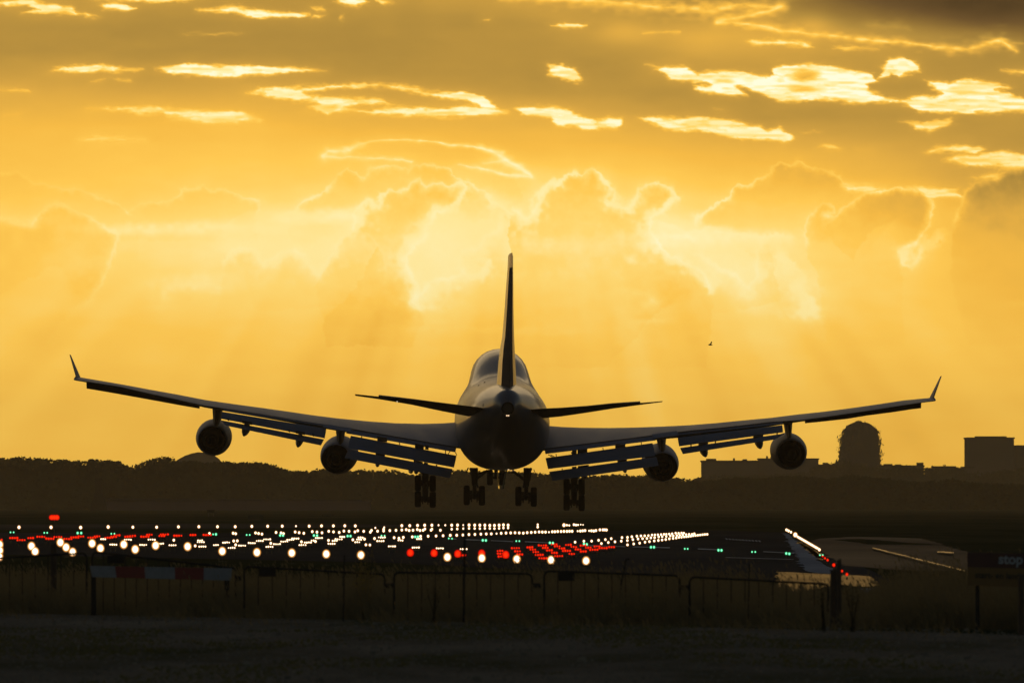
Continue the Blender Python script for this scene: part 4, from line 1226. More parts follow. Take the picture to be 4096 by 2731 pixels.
rowC = [G2(*p) for p in [(70, 282), (92, 286), (262, 279), (288, 284), (317, 289), (438, 275), (481, 279), (502, 285), (602, 271), (636, 277), (676, 282), (749, 268), (789, 272), (832, 278), (890, 265), (931, 270), (980, 275), (1020, 263), (1064, 265), (1115, 270), (1139, 260), (1190, 265), (1247, 272), (1257, 258), (1309, 264), (1361, 262), (1361, 248), (1414, 259), (1467, 257), (1517, 254), (1555, 251), (1580, 258), (1613, 256), (1650, 250), (1673, 258), (1700, 256), (1715, 245), (1768, 255), (1775, 247), (1848, 256)]]
for i, (x, y) in enumerate(rowC):
    lamp_thing('runway_centre_light', x, y, 13, M_white, 'white lamp, %s from the left in the uneven second row' % ordinal(i), 'runway light', 'white lamps of the uneven second row')
rowD = [G1(1797, 284), G1(2000, 280)] + [G2(*p) for p in [(1283, 327), (1451, 320), (1492, 325), (1530, 317), (1607, 313), (1678, 308), (1743, 307), (1811, 305), (1871, 303), (1932, 300), (1988, 299), (2041, 296), (2093, 293)]] + \
       [G3(*p) for p in [(5, 298), (57, 298), (111, 296), (162, 292), (213, 291), (264, 288), (310, 287), (353, 286), (398, 284), (438, 281), (479, 279), (519, 278), (556, 277), (592, 278), (627, 280), (660, 276), (695, 274), (728, 272), (762, 270), (790, 271), (817, 271), (846, 272), (875, 268), (897, 268), (921, 266), (950, 266), (975, 265), (1000, 265), (1022, 264), (1045, 264), (1092, 263), (1115, 262), (1135, 260), (1155, 258), (1190, 260), (1210, 260), (1230, 262), (1248, 258), (1282, 252), (1308, 252), (1325, 252), (1338, 253)]]
for i, (x, y) in enumerate(rowD):
    lamp_thing('runway_centre_light', x, y, 9 if i in (23, 36, 45, 49) else 13, M_white, 'white lamp, %s from the left in the long row under the landing gear' % ordinal(i), 'runway light', 'white lamps of the long middle row')
rowE = [G3(*p) for p in [(1070, 357), (1145, 349), (1211, 348), (1271, 341), (1329, 335), (1379, 327), (1471, 318), (1518, 316), (1555, 311), (1598, 306), (1633, 304), (1665, 303), (1697, 301), (1728, 296), (1752, 295), (1778, 294), (1805, 292), (1830, 290), (1850, 290), (1875, 288), (1900, 285), (1930, 280), (1955, 281), (1980, 279), (2000, 280)]]
rowF = [G3(*p) for p in [(1295, 369), (1354, 360), (1411, 354), (1465, 348), (1517, 343), (1564, 335), (1608, 330), (1647, 327), (1684, 325), (1718, 320), (1750, 318), (1785, 312), (1815, 310), (1850, 308), (1885, 303), (1910, 303), (1940, 300), (1965, 298), (1990, 296), (2020, 292), (2045, 290), (2070, 290), (2090, 285)]]
rowG = [G3(*p) for p in [(1518, 380), (1571, 372), (1622, 365), (1668, 357), (1706, 352), (1747, 346), (1782, 342), (1814, 338), (1845, 334), (1876, 328), (1908, 324), (1935, 321), (1958, 316), (1980, 315), (2003, 312), (2022, 310), (2040, 308), (2060, 306), (2080, 302), (2100, 300), (2120, 298), (2140, 296), (2160, 293), (2180, 291), (2200, 290)]]
for row, nm in ((rowE, 'upper'), (rowF, 'middle'), (rowG, 'lower')):
    for i, (x, y) in enumerate(row):
        lamp_thing('runway_edge_light', x, y, 12 if i < 12 else 11, M_white, 'white lamp, %s from the left, %s of the three converging lines on the right' % (ordinal(i), nm), 'runway light', 'white lamps of the %s converging line' % nm)
# single white lamps between the bars
for i, (x, y) in enumerate([G1(1491, 341), G1(1675, 390), G1(2005, 348), G1(2036, 347), G1(2022, 381)] + [G2(*p) for p in [(656, 355), (393, 368), (888, 343), (1097, 338), (1197, 332), (776, 352), (1209, 381), (1243, 383)]]):
    lamp_thing('approach_light', x, y, 13, M_white, 'small single white lamp among the lamp bars, %s from the left' % ordinal(i), 'approach light', 'small single white lamps among the bars')
# green threshold lamps, in pairs
greens = [G1(*p) for p in [(90, 274), (117, 274), (380, 278), (405, 278), (666, 280), (697, 280), (955, 286), (982, 286), (1828, 291), (1853, 291)]] + \
         [G2(*p) for p in [(186, 296), (212, 296), (473, 300), (498, 300), (763, 301), (790, 301), (1052, 306), (1077, 306), (1343, 303), (1370, 303), (1632, 313), (1655, 313), (1920, 326), (1948, 328)]] + \
         [G3(*p) for p in [(280, 341), (307, 342), (567, 348), (593, 348), (854, 363), (880, 365), (1146, 372), (1170, 376), (1719, 400), (1745, 400), (2008, 414), (2033, 414), (2296, 426), (2322, 427)]] + \
         [G4(*p) for p in [(213, 405), (238, 405), (482, 417), (506, 420), (747, 430), (769, 430)]]
for i, (x, y) in enumerate(greens):
    big = (i // 2) % 2 == 0
    s = 12 if i in (4, 5, 14, 15, 20, 21, 24, 25, 30, 31) or big and i > 8 else 8
    lamp_thing('threshold_light', x, y, s, M_green, 'green lamp, %s from the left in the line of green pairs' % ordinal(i), 'threshold light', 'green threshold lamps in pairs')
# big near lamps
bigs = [G1(*p) for p in [(-4, 380), (-3, 430), (-6, 482), (270, 393), (301, 438), (518, 361), (567, 403), (623, 443), (790, 370), (862, 411), (1062, 378), (1160, 420), (1335, 387), (1610, 396), (1907, 436)]] + \
       [G2(*p) for p in [(274, 446), (573, 451), (869, 460), (1166, 469), (1908, 487)]] + [G3(*p) for p in [(272, 494), (571, 503), (865, 510), (1164, 517)]]
for i, (x, y) in enumerate(bigs):
    lamp_thing('approach_light', x, y, 33, M_white, 'big round white lamp in the nearest light row, %s from the left' % ordinal(i), 'approach light', 'big round white lamps of the nearest row', zl=.40)
for i, (x, y) in enumerate([G2(1590, 450), G2(1794, 453), G2(1997, 459), G3(271, 455), G3(477, 466)]):
    lamp_thing('approach_light', x, y, 30, M_red, 'big round red lamp, %s from the left' % ordinal(i), 'approach light', 'big round red lamps', zl=.42)
# bars of small white lamps
wb = [G1(*p) + (n,) for *p, n in [(885, 333, 3), (972, 379, 4), (1097, 337, 4), (1228, 382, 4), (1301, 337, 4), (1382, 371, 3), (1480, 384, 4), (1717, 343, 3), (1722, 358, 4), (1736, 396, 4), (1853, 383, 3), (1940, 361, 4), (1987, 407, 4), (2077, 388, 4)]] + \
     [G2(*p) + (n,) for *p, n in [(230, 366, 4), (298, 348, 4), (361, 334, 4), (381, 398, 4), (446, 375, 4), (508, 353, 4), (560, 338, 4), (603, 327, 4), (665, 383, 4), (711, 361, 4), (760, 345, 3), (806, 323, 4), (914, 372, 4), (942, 347, 3), (975, 333, 4), (1005, 313, 3), (1150, 335, 3), (1135, 358, 3), (1163, 318, 3), (1333, 349, 4), (1345, 318, 4), (1432, 394, 4), (1505, 343, 3), (1665, 331, 3), (1637, 404, 4), (1843, 411, 4), (2047, 418, 4)]]
for i, (x, y, n) in enumerate(wb):
    lamp_bar(x, y, n, M_white, 'bar of %s small white lamps, %s bar from the left' % ({3: 'three', 4: 'four'}[n], ordinal(i)), 'light bar', 'bars of small white approach lamps', pitch=8.2, dia=10.5)
# bars of small red lamps
rbl = [G1(*p) + (n,) for *p, n in [(-6, 338, 3), (118, 322, 4), (181, 341, 4), (263, 323, 3), (351, 312, 4), (428, 328, 4), (496, 314, 4), (582, 330, 4), (641, 317, 4), (694, 309, 3), (787, 319, 4), (833, 309, 3), (933, 320, 4), (975, 312, 3), (1004, 299, 3), (1105, 311, 4), (1138, 303, 3), (1243, 311, 4), (1282, 295, 3), (1388, 304, 3), (1410, 292, 4), (1526, 303, 4), (1655, 297, 3), (1778, 297, 4)]]
rbr = [G3(*p) + (n,) for *p, n in [(110, 468, 3), (428, 432, 3), (430, 455, 3), (436, 480, 3), (560, 407, 4), (578, 435, 3), (597, 462, 3), (683, 402, 3), (708, 420, 3), (733, 442, 3), (763, 466, 4), (795, 494, 4), (790, 385, 4), (815, 406, 3), (850, 427, 3), (892, 449, 3), (929, 476, 4), (890, 376, 3), (917, 392, 3), (956, 410, 3), (996, 431, 4), (1041, 457, 3), (1012, 380, 3), (1058, 398, 3), (1095, 418, 3), (1140, 437, 3), (1138, 386, 3), (1183, 405, 3), (1230, 422, 4), (1257, 393, 3), (1309, 408, 4), (1382, 399, 3)]]
for lst, side in ((rbl, 'left'), (rbr, 'middle')):
    for i, (x, y, n) in enumerate(lst):
        lamp_bar(x, y, n, M_red, 'bar of %s red lamps, %s from the left among the %s red bars' % ({3: 'three', 4: 'four'}[n], ordinal(i), {'left': 'far left', 'middle': 'middle'}[side]), 'light bar', 'bars of red lamps on the ' + side, pitch=9.5, dia=12)
# dense line of white lamps beside the pale shoulder, then red ones
pts = [(484, 232, 13), (500, 240, 13), (519, 250, 12), (553, 271, 20)] + [(572 + 9.6 * k, 287 + 5.55 * k, 12) for k in range(18)] + [(742, 388, 14)]
for i, (x, y, s) in enumerate(pts):
    lamp_thing('runway_edge_light', *G4(x, y), s, M_white, 'white lamp, %s from the top in the dense slanting line on the right' % ordinal(i), 'runway light', 'white lamps of the dense slanting line', zl=.35)
for i, (x, y, s) in enumerate([(768, 440, 8), (786, 455, 10), (807, 469, 11), (856, 508, 15), (920, 556, 11), (959, 582, 13)]):
    lamp_thing('runway_edge_light', *G4(x, y), s, M_red, 'red lamp, %s from the top in the slanting line by the wooden post' % ordinal(i), 'runway light', 'red lamps of the slanting line', zl=.35)
# red obstruction lamp on a thin mast
def red_mast():
    p = at(*G1(466, 147), 560)
    root = empty('obstruction_light', (p.x, p.y, 0))
    tag(root, 'glowing red lamp cluster on a thin mast above the far left runway lights', 'warning light')
    MB().tube([(p.x, p.y, 0), (p.x, p.y, p.z - .15)], .03, 8).build('mast', M_case, root)
    MB().box((p.x - .28, p.y - .05, p.z - .18), (p.x + .28, p.y + .05, p.z - .13)).build('bracket', M_case, root)
    for k in range(3):
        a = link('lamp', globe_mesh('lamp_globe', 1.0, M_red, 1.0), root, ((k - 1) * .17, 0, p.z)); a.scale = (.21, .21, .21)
red_mast()
# pole with two dim lights, dim yellow signs far off
M_sign_y = mat('taxiway_sign_yellow', (.45, .38, .02), .6, noise=.3, scale=3)
def far_sign(x, y, w, h, Y, label, m=None):
    a = at(x, y, Y)
    W, Hh = w * K * Y, h * K * Y
    root = empty('taxiway_sign', (a.x, a.y, 0))
    tag(root, label, 'airfield sign')
    MB().box((a.x - W / 2, Y - .1, a.z - Hh / 2), (a.x + W / 2, Y + .1, a.z + Hh / 2)).build('sign_panel', m or M_sign_y, root, bevel=.02)
    for s in (-1, 1):
        MB().tube([(a.x + s * W * .35, Y, 0), (a.x + s * W * .35, Y, a.z - Hh / 2)], .05, 6).build('leg', M_case, root)
far_sign(*G4(1470, 270), 34, 16, 1150, 'dim yellow sign standing on the grass beyond the right taxiway')
far_sign(*G4(960, 238), 14, 14, 1500, 'small dim yellow sign near the slanting line of lamps')
far_sign(*G2(1325, 165), 30, 18, 1400, 'dim yellow sign in the dark grass under the left wing gear')
M_dark_box = mat('cabinet_dark', (.03, .032, .015), .8)
far_sign(*G2(260, 155), 60, 24, 1100, 'wide dark sign board beyond the far runway lamps on the left', M_dark_box)
far_sign(*G2(884, 135), 50, 10, 1500, 'low dark board far beyond the lamps left of the gear', M_dark_box)
far_sign(*G1(1810, 95), 30, 12, 1400, 'low dark board beyond the lamps, far left', M_dark_box)

# ------------------------------------------------------------------ near things: barrier, fences, posts, sign
grass_front = lambda x: float(np.interp(x, [-12.5, -9, 0, 9, 12.5], [178, 172, 160, 151, 148]))
steel = mat('galvanised_steel', (.025, .024, .022), .8, spec=.1, noise=.2, scale=6)
def rounded_frame(x0, x1, zt0, zt1, zb, Y, r=.10):
    pts = [Vector((x0, Y, zb))]
    pts.append(Vector((x0, Y, zt0 - r)))
    for k in range(1, 6):
        t = math.pi / 2 * k / 5
        pts.append(Vector((x0 + r * (1 - math.cos(t)), Y, zt0 - r + r * math.sin(t))))
    for k in range(0, 6):
        t = math.pi / 2 * k / 5
        pts.append(Vector((x1 - r + r * math.sin(t), Y, zt1 - r + r * math.cos(t))))
    pts.append(Vector((x1, Y, zb)))
    return pts
panels = [((-96, 1286), (199, 1270), False), ((212, 1268), (541, 1303), True), ((561, 1301), (884, 1318), True), ((905, 1314), (1222, 1317), False), ((1250, 1311), (1561, 1321), True), ((1584, 1325), (1902, 1340), False)]
for i, (a, b, plate) in enumerate(panels):
    Yf = grass_front(((a[0] + b[0]) / 2 * Q - 2048) * K * 165) + 2.2
    pa, pb = at(a[0] * Q, a[1] * Q, Yf), at(b[0] * Q, b[1] * Q, Yf)
    root = empty('crowd_barrier', ((pa.x + pb.x) / 2, Yf, 0))
    tag(root, ['steel crowd barrier panel at the left edge of the picture, behind the dark post', 'steel crowd barrier panel right behind the red and white board', 'steel crowd barrier panel, first to the right of the red and white board',
               'steel crowd barrier panel under the big red lamps', 'steel crowd barrier panel with a dark plate, right of the picture centre', 'steel crowd barrier panel next to the wooden post on the right'][i],
        'crowd barrier', 'steel crowd barriers in a row in the tall grass')
    zb = min(pa.z, pb.z) - .98 * Yf / 158
    MB().tube(rounded_frame(pa.x, pb.x, pa.z, pb.z, zb, Yf), .021, 10).build('frame', steel, root, autosmooth=60)
    MB().tube([(pa.x, Yf, zb + .1), (pb.x, Yf, zb + .1)], .016, 8).build('bottom_rail', steel, root)
    nb = 9 if i != 1 else 12
    for k in range(1, nb + 1):
        t = k / (nb + 1)
        x = pa.x + (pb.x - pa.x) * t
        MB().tube([(x, Yf, zb + .1), (x, Yf, pa.z + (pb.z - pa.z) * t)], .0085, 6).build('bar', steel, root)
    if plate:
        t0, t1 = .105, .225
        x0, x1 = pa.x + (pb.x - pa.x) * t0, pa.x + (pb.x - pa.x) * t1
        z = pa.z + (pb.z - pa.z) * .16
        MB().box((x0, Yf - .02, z - .17), (x1, Yf - .012, z - .015)).build('plate', steel, root)
    for x in (pa.x, pb.x):
        MB().tube([(x, Yf - .25, .03), (x, Yf + .25, .03)], .018, 6).add([], []).build('foot', steel, root)
        MB().tube([(x, Yf, .03), (x, Yf, zb)], .02, 6).build('foot_stem', steel, root)
    if i in (2, 3, 4):
        MB().box((pb.x + .02, Yf - .02, pb.z - .27), (pb.x + .17, Yf + .02, pb.z - .18)).build('coupling', steel, root)
    elif i == 1:
        MB().box((pb.x + .02, Yf - .02, pb.z - .26), (pb.x + .12, Yf + .02, pb.z - .17)).build('coupling', steel, root)

def barrier_board():
    Yb = 170.8
    white = mat('barrier_white', (.16, .175, .20), .5, noise=.12, scale=8)
    red = mat('barrier_red', (.13, .002, .003), .5, noise=.15, scale=8)
    tl, tr = at(*G1(772, 562), Yb), at(*G1(1990, 583), Yb)
    bl, br = at(*G1(790, 658), Yb), at(*G1(1982, 688), Yb)
    root = empty('barrier_board', ((tl.x + tr.x) / 2, Yb, 0))
    tag(root, 'red and white striped barrier board on two legs in front of the crowd barriers', 'road barrier')
    def piece(f0, f1, m, name, yo):
        a, b = tl.lerp(tr, f0), tl.lerp(tr, f1)
        c, d = bl.lerp(br, f1), bl.lerp(br, f0)
        v = [Vector((p.x, Yb + yo, p.z)) for p in (a, b, c, d)] + [Vector((p.x, Yb + .03, p.z)) for p in (a, b, c, d)]
        MB().add(v, [(3, 2, 1, 0), (4, 5, 6, 7), (0, 1, 5, 4), (1, 2, 6, 5), (2, 3, 7, 6), (3, 0, 4, 7)]).build(name, m, root, bevel=.004)
    cuts = [0, .176, .383, .597, .802, 1]
    for k in range(5):
        piece(cuts[k], cuts[k + 1], red if k % 2 else white, 'red_panel' if k % 2 else 'white_panel', 0)
    for x in (805, 1950):
        p = at(*G1(x, 660), Yb + .06)
        MB().box((p.x - .055, Yb + .04, 0), (p.x + .045, Yb + .13, p.z + .15)).build('leg', steel, root, bevel=.006)
barrier_board()

wood = mat('weathered_wood', (.055, .035, .02), .85, noise=.4, scale=7, stretch=(3, 3, .4), bump=.4)
def post(x0, x1, ytop, Y, label, chip=0, name='wooden_post'):
    a, b = at(x0, ytop, Y), at(x1, ytop, Y)
    c = (a + b) / 2; r = (b.x - a.x) / 2
    mb = MB()
    zs = [0, .3, .7, 1.0, c.z - .12, c.z - .02, c.z]
    prev = []
    rs = [1.06, 1.03, 1.0, 1.0, .98, .95, .80]
    rings = []
    for z, f in zip(sorted(zs), rs):
        rings.append([Vector((c.x + r * f * (1 + .06 * math.sin(3 * t + z * 2)) * math.cos(t), Y + r * f * math.sin(t), z + (.02 * math.cos(t) if z == c.z else 0))) for t in [2 * math.pi * k / 18 for k in range(18)]])
    mb.loft(rings, True)
    o = mb.build(name, wood, origin=(c.x, Y, 0), autosmooth=40)
    return tag(o, label, 'post')
post(*[G4(878, 0)[0], G4(915, 0)[0]], G4(0, 466)[1], 153.5, 'slim upright wooden post rising highest beside the right crowd barrier')
post(*[G4(826, 0)[0], G4(884, 0)[0]], G4(0, 545)[1], 153.8, 'thicker and shorter wooden post leaning against the slim one')
post(*[G1(433, 0)[0], G1(486, 0)[0]], G1(0, 372)[1], 176, 'dark upright post at the far left under the red lamp')
post(*[G4(2306, 0)[0], G4(2350, 0)[0]], G4(0, 585)[1], 146, 'dark post in front of the stop sign at the right edge')
pole = lambda x, y, Y, lab, r=.012: tag(MB().tube([(at(x, y, Y).x, Y, 0), (at(x, y, Y).x + .02, Y, at(x, y, Y).z)], r, 8).build('slim_pole', steel, origin=(at(x, y, Y).x, Y, 0)), lab, 'pole')
pole(*G2(1016, 470), 163, 'slim steel pole between the big white lamps, left of centre')
pole(*G3(118, 190), 161, 'tall thin dark pole below the left body gear', .02)
pole(*G4(182, 500), 156, 'thin pole in the grass behind the last crowd barrier')
def bent_pole():
    pts = [at(*G3(*p), 162) for p in [(1440, 790), (1465, 700), (1488, 600), (1502, 515), (1508, 503), (1538, 503)]]
    pts[0].z = 0
    tag(MB().tube(pts, .016, 8).build('bent_pole', steel, origin=(pts[0].x, 162, 0)), 'thin leaning pole with a bent top behind the middle crowd barrier', 'pole')
bent_pole()

def stop_sign():
    Ys = 151
    k_ = K * Ys
    tl = at(3869, 2206.5, Ys); x1 = at(4216, 2212, Ys).x
    zt0, zt1 = tl.z, at(4216, 2216, Ys).z
    zm0, zm1 = at(3869, 2267, Ys).z, at(4216, 2276, Ys).z
    zb0 = at(3869, 2335, Ys).z - .02; zb1 = zb0 - .05
    root = empty('warning_sign', ((tl.x + x1) / 2, Ys, 0))
    tag(root, 'red over yellow stop sign standing in tall grass at the right edge', 'sign')
    red = mat('sign_red', (.035, .001, .001), .5); yel = mat('sign_yellow', (.12, .06, .004), .5, noise=.1, scale=5)
    wht = mat('sign_white_letters', (.24, .27, .30), .6); blk = mat('sign_black_letters', (.006, .005, .003), .6)
    def slab(a, b, c, d, y0, y1, m, name):
        v = [Vector((x, y0, z)) for x, z in (a, b, c, d)] + [Vector((x, y1, z)) for x, z in (a, b, c, d)]
        return MB().add(v, [(3, 2, 1, 0), (4, 5, 6, 7), (0, 1, 5, 4), (1, 2, 6, 5), (2, 3, 7, 6), (3, 0, 4, 7)]).build(name, m, root)
    slab((tl.x, zt0), (x1, zt1), (x1, zm1), (tl.x, zm0), Ys, Ys + .03, red, 'red_panel')
    slab((tl.x, zm0), (x1, zm1), (x1, zb1), (tl.x, zb0), Ys, Ys + .03, yel, 'yellow_panel')
    for f in (.12, .88):
        x = tl.x + (x1 - tl.x) * f
        MB().tube([(x, Ys + .07, 0), (x, Ys + .07, zt0 - .05)], .035, 8).build('sign_post', steel, root)
    tilt = math.atan2(zt1 - zt0, x1 - tl.x)
    def words(txt, px, py, wid, m, bold=0.0):
        c = bpy.data.curves.new('lettering', 'FONT')
        c.body = txt; c.size = 1; c.extrude = .004; c.offset = bold; c.align_x = 'LEFT'
        tmp = bpy.data.objects.new('lettering', c); COL.objects.link(tmp)
        bpy.context.view_layer.update()
        dg = bpy.context.evaluated_depsgraph_get()
        me = bpy.data.meshes.new_from_object(tmp.evaluated_get(dg))
        bpy.data.objects.remove(tmp)
        co = [v.co.copy() for v in me.vertices]
        w0 = min(v.x for v in co); w1 = max(v.x for v in co)
        s = wid * k_ / (w1 - w0)
        me.transform(Matrix.Translation((-w0, 0, 0)))
        me.materials.clear(); me.materials.append(m)
        o = link('lettering', me, root)
        p = at(px, py, Ys - .008)
        o.location = p - world_loc(root)
        o.rotation_euler = (math.pi / 2, -tilt, 0)
        o.scale = (s, s, 1)
    words('stop', 3994, 2252, 97, wht, .03)
    words('start- en landingsbaan', 3900, 2309, 290, blk, .02)
stop_sign()

# ------------------------------------------------------------------ tall grass, weeds
def tall_grass():
    n = 90000
    m = bpy.data.materials.new('tall_grass')
    m = leaf_mat('tall_grass_blades', (.13, .10, .045), .4)
    V = np.zeros((n, 5, 3)); 
    t = rng.random(n)
    x = rng.uniform(-12.5, 12.5, n)
    front = np.interp(x, [-12.5, -9, 0, 9, 12.5], [178, 172, 160, 151, 148])
    y = front + rng.random(n) ** 1.1 * 30
    clump = vnoise(x * .8, y * .35, 7)
    h = (.26 + .34 * clump + rng.uniform(-.08, .18, n) + .48 * (rng.random(n) < .16) * rng.random(n) ** .5) * np.interp(x, [-12, 0, 4, 9, 12], [.75, .85, .95, 1.15, 1.2])
    h *= np.clip((y - front) / 3 + .5, .5, 1)
    ang_x = x / y / K + 2048      # the trampled gap through which the wet apron shows
    h *= 1 - .42 * np.exp(-((ang_x - 3340) / 260) ** 4)
    lean = rng.normal(-.22, .22, n) * h
    leany = rng.normal(0, .2, n) * h
    w = rng.uniform(.005, .011, n)
    base = np.stack([x, y, np.zeros(n)], -1)
    V[:, 0] = base + np.stack([-w, 0 * w, 0 * w], -1); V[:, 1] = base + np.stack([w, 0 * w, 0 * w], -1)
    mid = base + np.stack([lean * .35, leany * .35, h * .6], -1)
    V[:, 2] = mid + np.stack([w * .9, 0 * w, 0 * w], -1); V[:, 3] = mid + np.stack([-w * .9, 0 * w, 0 * w], -1)
    V[:, 4] = base + np.stack([lean, leany, h], -1)
    V = V.reshape(-1, 3)
    idx = np.arange(n)[:, None] * 5
    quads = (idx + np.array([[0, 1, 2, 3]])).ravel(); tris = (idx + np.array([[3, 2, 4]])).ravel()
    # loose tufts creeping over the edge of the road
    nt_ = 2600
    x2 = rng.uniform(-12.5, 12.5, nt_); y2 = np.interp(x2, [-12.5, -9, 0, 9, 12.5], [178, 172, 160, 151, 148]) - rng.exponential(3.0, nt_)
    keep = vnoise(x2 * .9, y2 * .5, 17) > .45
    x2, y2 = x2[keep], y2[keep]; k2 = len(x2); o2 = rng.choice(n, k2, replace=False)
    Vr = V.reshape(n, 5, 3); f2 = rng.uniform(.15, .45, k2)[:, None, None]
    root2 = Vr[o2, :1] * .5 + Vr[o2, 1:2] * .5
    Vr[o2] = (Vr[o2] - root2) * np.concatenate([f2 * 0 + 1, f2 * 0 + 1, f2], 2) + np.stack([x2, y2, 0 * x2], -1)[:, None]
    # seed heads on some stems
    sel = rng.random(n) < .22
    tips = V.reshape(n, 5, 3)[sel, 4]; k = len(tips)
    ax = np.stack([rng.normal(-.35, .25, k), rng.normal(0, .2, k), np.ones(k)], -1) * rng.uniform(.07, .14, k)[:, None]
    ww = rng.uniform(.008, .018, k)[:, None]
    hd = np.stack([tips, tips + ax * .45 + np.array([[1, 0, 0]]) * ww, tips + ax, tips + ax * .45 - np.array([[1, 0, 0]]) * ww], 1).reshape(-1, 3)
    off = len(V)
    hq = (np.arange(k)[:, None] * 4 + off + np.array([[0, 1, 2, 3]])).ravel()
    allv = np.concatenate([V, hd])
    me = bpy.data.meshes.new('tall_grass')
    me.vertices.add(len(allv)); me.vertices.foreach_set('co', allv.astype(np.float32).ravel())
    li = np.concatenate([quads, tris, hq]).astype(np.int32)
    me.loops.add(len(li)); me.loops.foreach_set('vertex_index', li)
    starts = np.concatenate([np.arange(n) * 4, 4 * n + np.arange(n) * 3, 7 * n + np.arange(k) * 4]).astype(np.int32)
    me.polygons.add(len(starts)); me.polygons.foreach_set('loop_start', starts)
    me.update(calc_edges=True)
    me.materials.append(m)
    tag(link('tall_grass', me), 'tall dark seeding grass along the crowd barriers', 'grass', kind='stuff')
tall_grass()

def road_tufts():
    rr = np.random.default_rng(23)
    n = 26000
    x = rr.uniform(-12, 12, n); y = rr.uniform(100, 176, n)
    m1 = fbm(x * .22, y * .06, 4, 3, .6)
    keep = (m1 > .10) & (y < np.interp(x, [-12.5, -9, 0, 9, 12.5], [178, 172, 160, 151, 148]) + 1)
    x, y = x[keep], y[keep]; n = len(x)
    h = rr.uniform(.012, .05, n); w = rr.uniform(.01, .035, n); ln = rr.normal(0, .03, n)
    b = np.stack([x, y, np.full(n, .01)], -1)
    V = np.stack([b - np.stack([w, 0 * w, 0 * w], -1), b + np.stack([w, 0 * w, 0 * w], -1), b + np.stack([ln, ln * .5, h], -1)], 1).reshape(-1, 3)
    me = bpy.data.meshes.new('road_tufts')
    me.vertices.add(len(V)); me.vertices.foreach_set('co', V.astype(np.float32).ravel())
    me.loops.add(3 * n); me.loops.foreach_set('vertex_index', np.arange(3 * n, dtype=np.int32))
    me.polygons.add(n); me.polygons.foreach_set('loop_start', np.arange(0, 3 * n, 3, dtype=np.int32))
    me.update(calc_edges=True)
    me.materials.append(leaf_mat('short_moss', (.07, .07, .022), .3))
    tag(link('road_tufts', me), 'short moss and grass tufts growing in patches on the foreground road', 'grass', kind='stuff')
    n = 14000
    x = rr.uniform(-12, 12, n); y = 100 + 76 * rr.random(n) ** 1.2
    keep = y < np.interp(x, [-12.5, -9, 0, 9, 12.5], [178, 172, 160, 151, 148])
    x, y = x[keep], y[keep]; n = len(x)
    s = rr.uniform(.008, .03, n) * (1 + 1.5 * (rr.random(n) < .03))
    b = np.stack([x, y, s * .2], -1)
    off = np.array([[-1, 0, -.3], [1, 0, -.3], [.5, 0, .7], [-.6, 0, .6], [0, 1, 0]])[None] * rr.uniform(.7, 1.3, (n, 5, 3))
    V = (b[:, None] + off * s[:, None, None]).reshape(-1, 3)
    i0 = np.arange(n)[:, None] * 5
    q4 = (i0 + np.array([[0, 1, 2, 3]])).ravel(); t3 = (i0 + np.array([[3, 2, 4]])).ravel()
    me = bpy.data.meshes.new('loose_stones')
    me.vertices.add(len(V)); me.vertices.foreach_set('co', V.astype(np.float32).ravel())
    li = np.concatenate([q4, t3]).astype(np.int32)
    me.loops.add(len(li)); me.loops.foreach_set('vertex_index', li)
    me.polygons.add(2 * n); me.polygons.foreach_set('loop_start', np.concatenate([np.arange(n) * 4, 4 * n + np.arange(n) * 3]).astype(np.int32))
    me.update(calc_edges=True)
    me.materials.append(mat('loose_stone', (.16, .14, .11), .9, noise=.5, scale=2, spec=0))
    tag(link('loose_stones', me), 'loose small stones strewn over the foreground road', 'gravel', kind='stuff')
road_tufts()

def weed(px, py, Y, width_px, n, label, seed):
    rr = random.Random(seed)
    topp = at(px, py, Y)
    root = empty('tall_weed', (topp.x, Y, 0))
    tag(root, label, 'plant')
    lm = leaf_mat('weed_leaves', (.16, .12, .03) if seed == 1 else (.03, .028, .012), .65)  # gold light put into the first weed's leaf colour
    W = width_px * K * Y / 2
    st = MB(); lf = MB()
    for b in range(7):
        ex = topp.x + rr.uniform(-W, W); ez = topp.z - rr.uniform(0, .5)
        p0 = Vector((topp.x + rr.uniform(-.05, .05), Y, 0)); p1 = Vector(((topp.x + ex) / 2, Y + rr.uniform(-.1, .1), ez * .6)); p2 = Vector((ex, Y + rr.uniform(-.15, .15), ez))
        st.tube([p0, p1, p2], [.008, .006, .003], 5)
        for k in range(n // 7):
            t = rr.uniform(.35, 1)
            c = p1.lerp(p2, (t - .35) / .65) if t > .35 else p1
            c = c + Vector((rr.gauss(0, .06), rr.gauss(0, .06), rr.gauss(0, .07)))
            a = Vector((rr.gauss(0, 1), rr.gauss(0, 1), rr.gauss(0, 1))).normalized()
            bb = a.cross(Vector((rr.gauss(0, 1), rr.gauss(0, 1), rr.gauss(0, 1)))).normalized()
            s = rr.uniform(.010, .026)
            lf.add([c - a * s, c + bb * s * .5, c + a * s, c - bb * s * .5], [(0, 1, 2, 3)])
    st.build('stems', lm, root)
    lf.build('leaves', lm, root)
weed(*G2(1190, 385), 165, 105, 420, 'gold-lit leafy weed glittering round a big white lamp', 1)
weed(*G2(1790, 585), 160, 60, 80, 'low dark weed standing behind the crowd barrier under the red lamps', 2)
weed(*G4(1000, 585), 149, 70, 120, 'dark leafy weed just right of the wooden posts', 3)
weed(*G4(770, 560), 150, 45, 90, 'dark leafy weed just left of the wooden posts', 4)

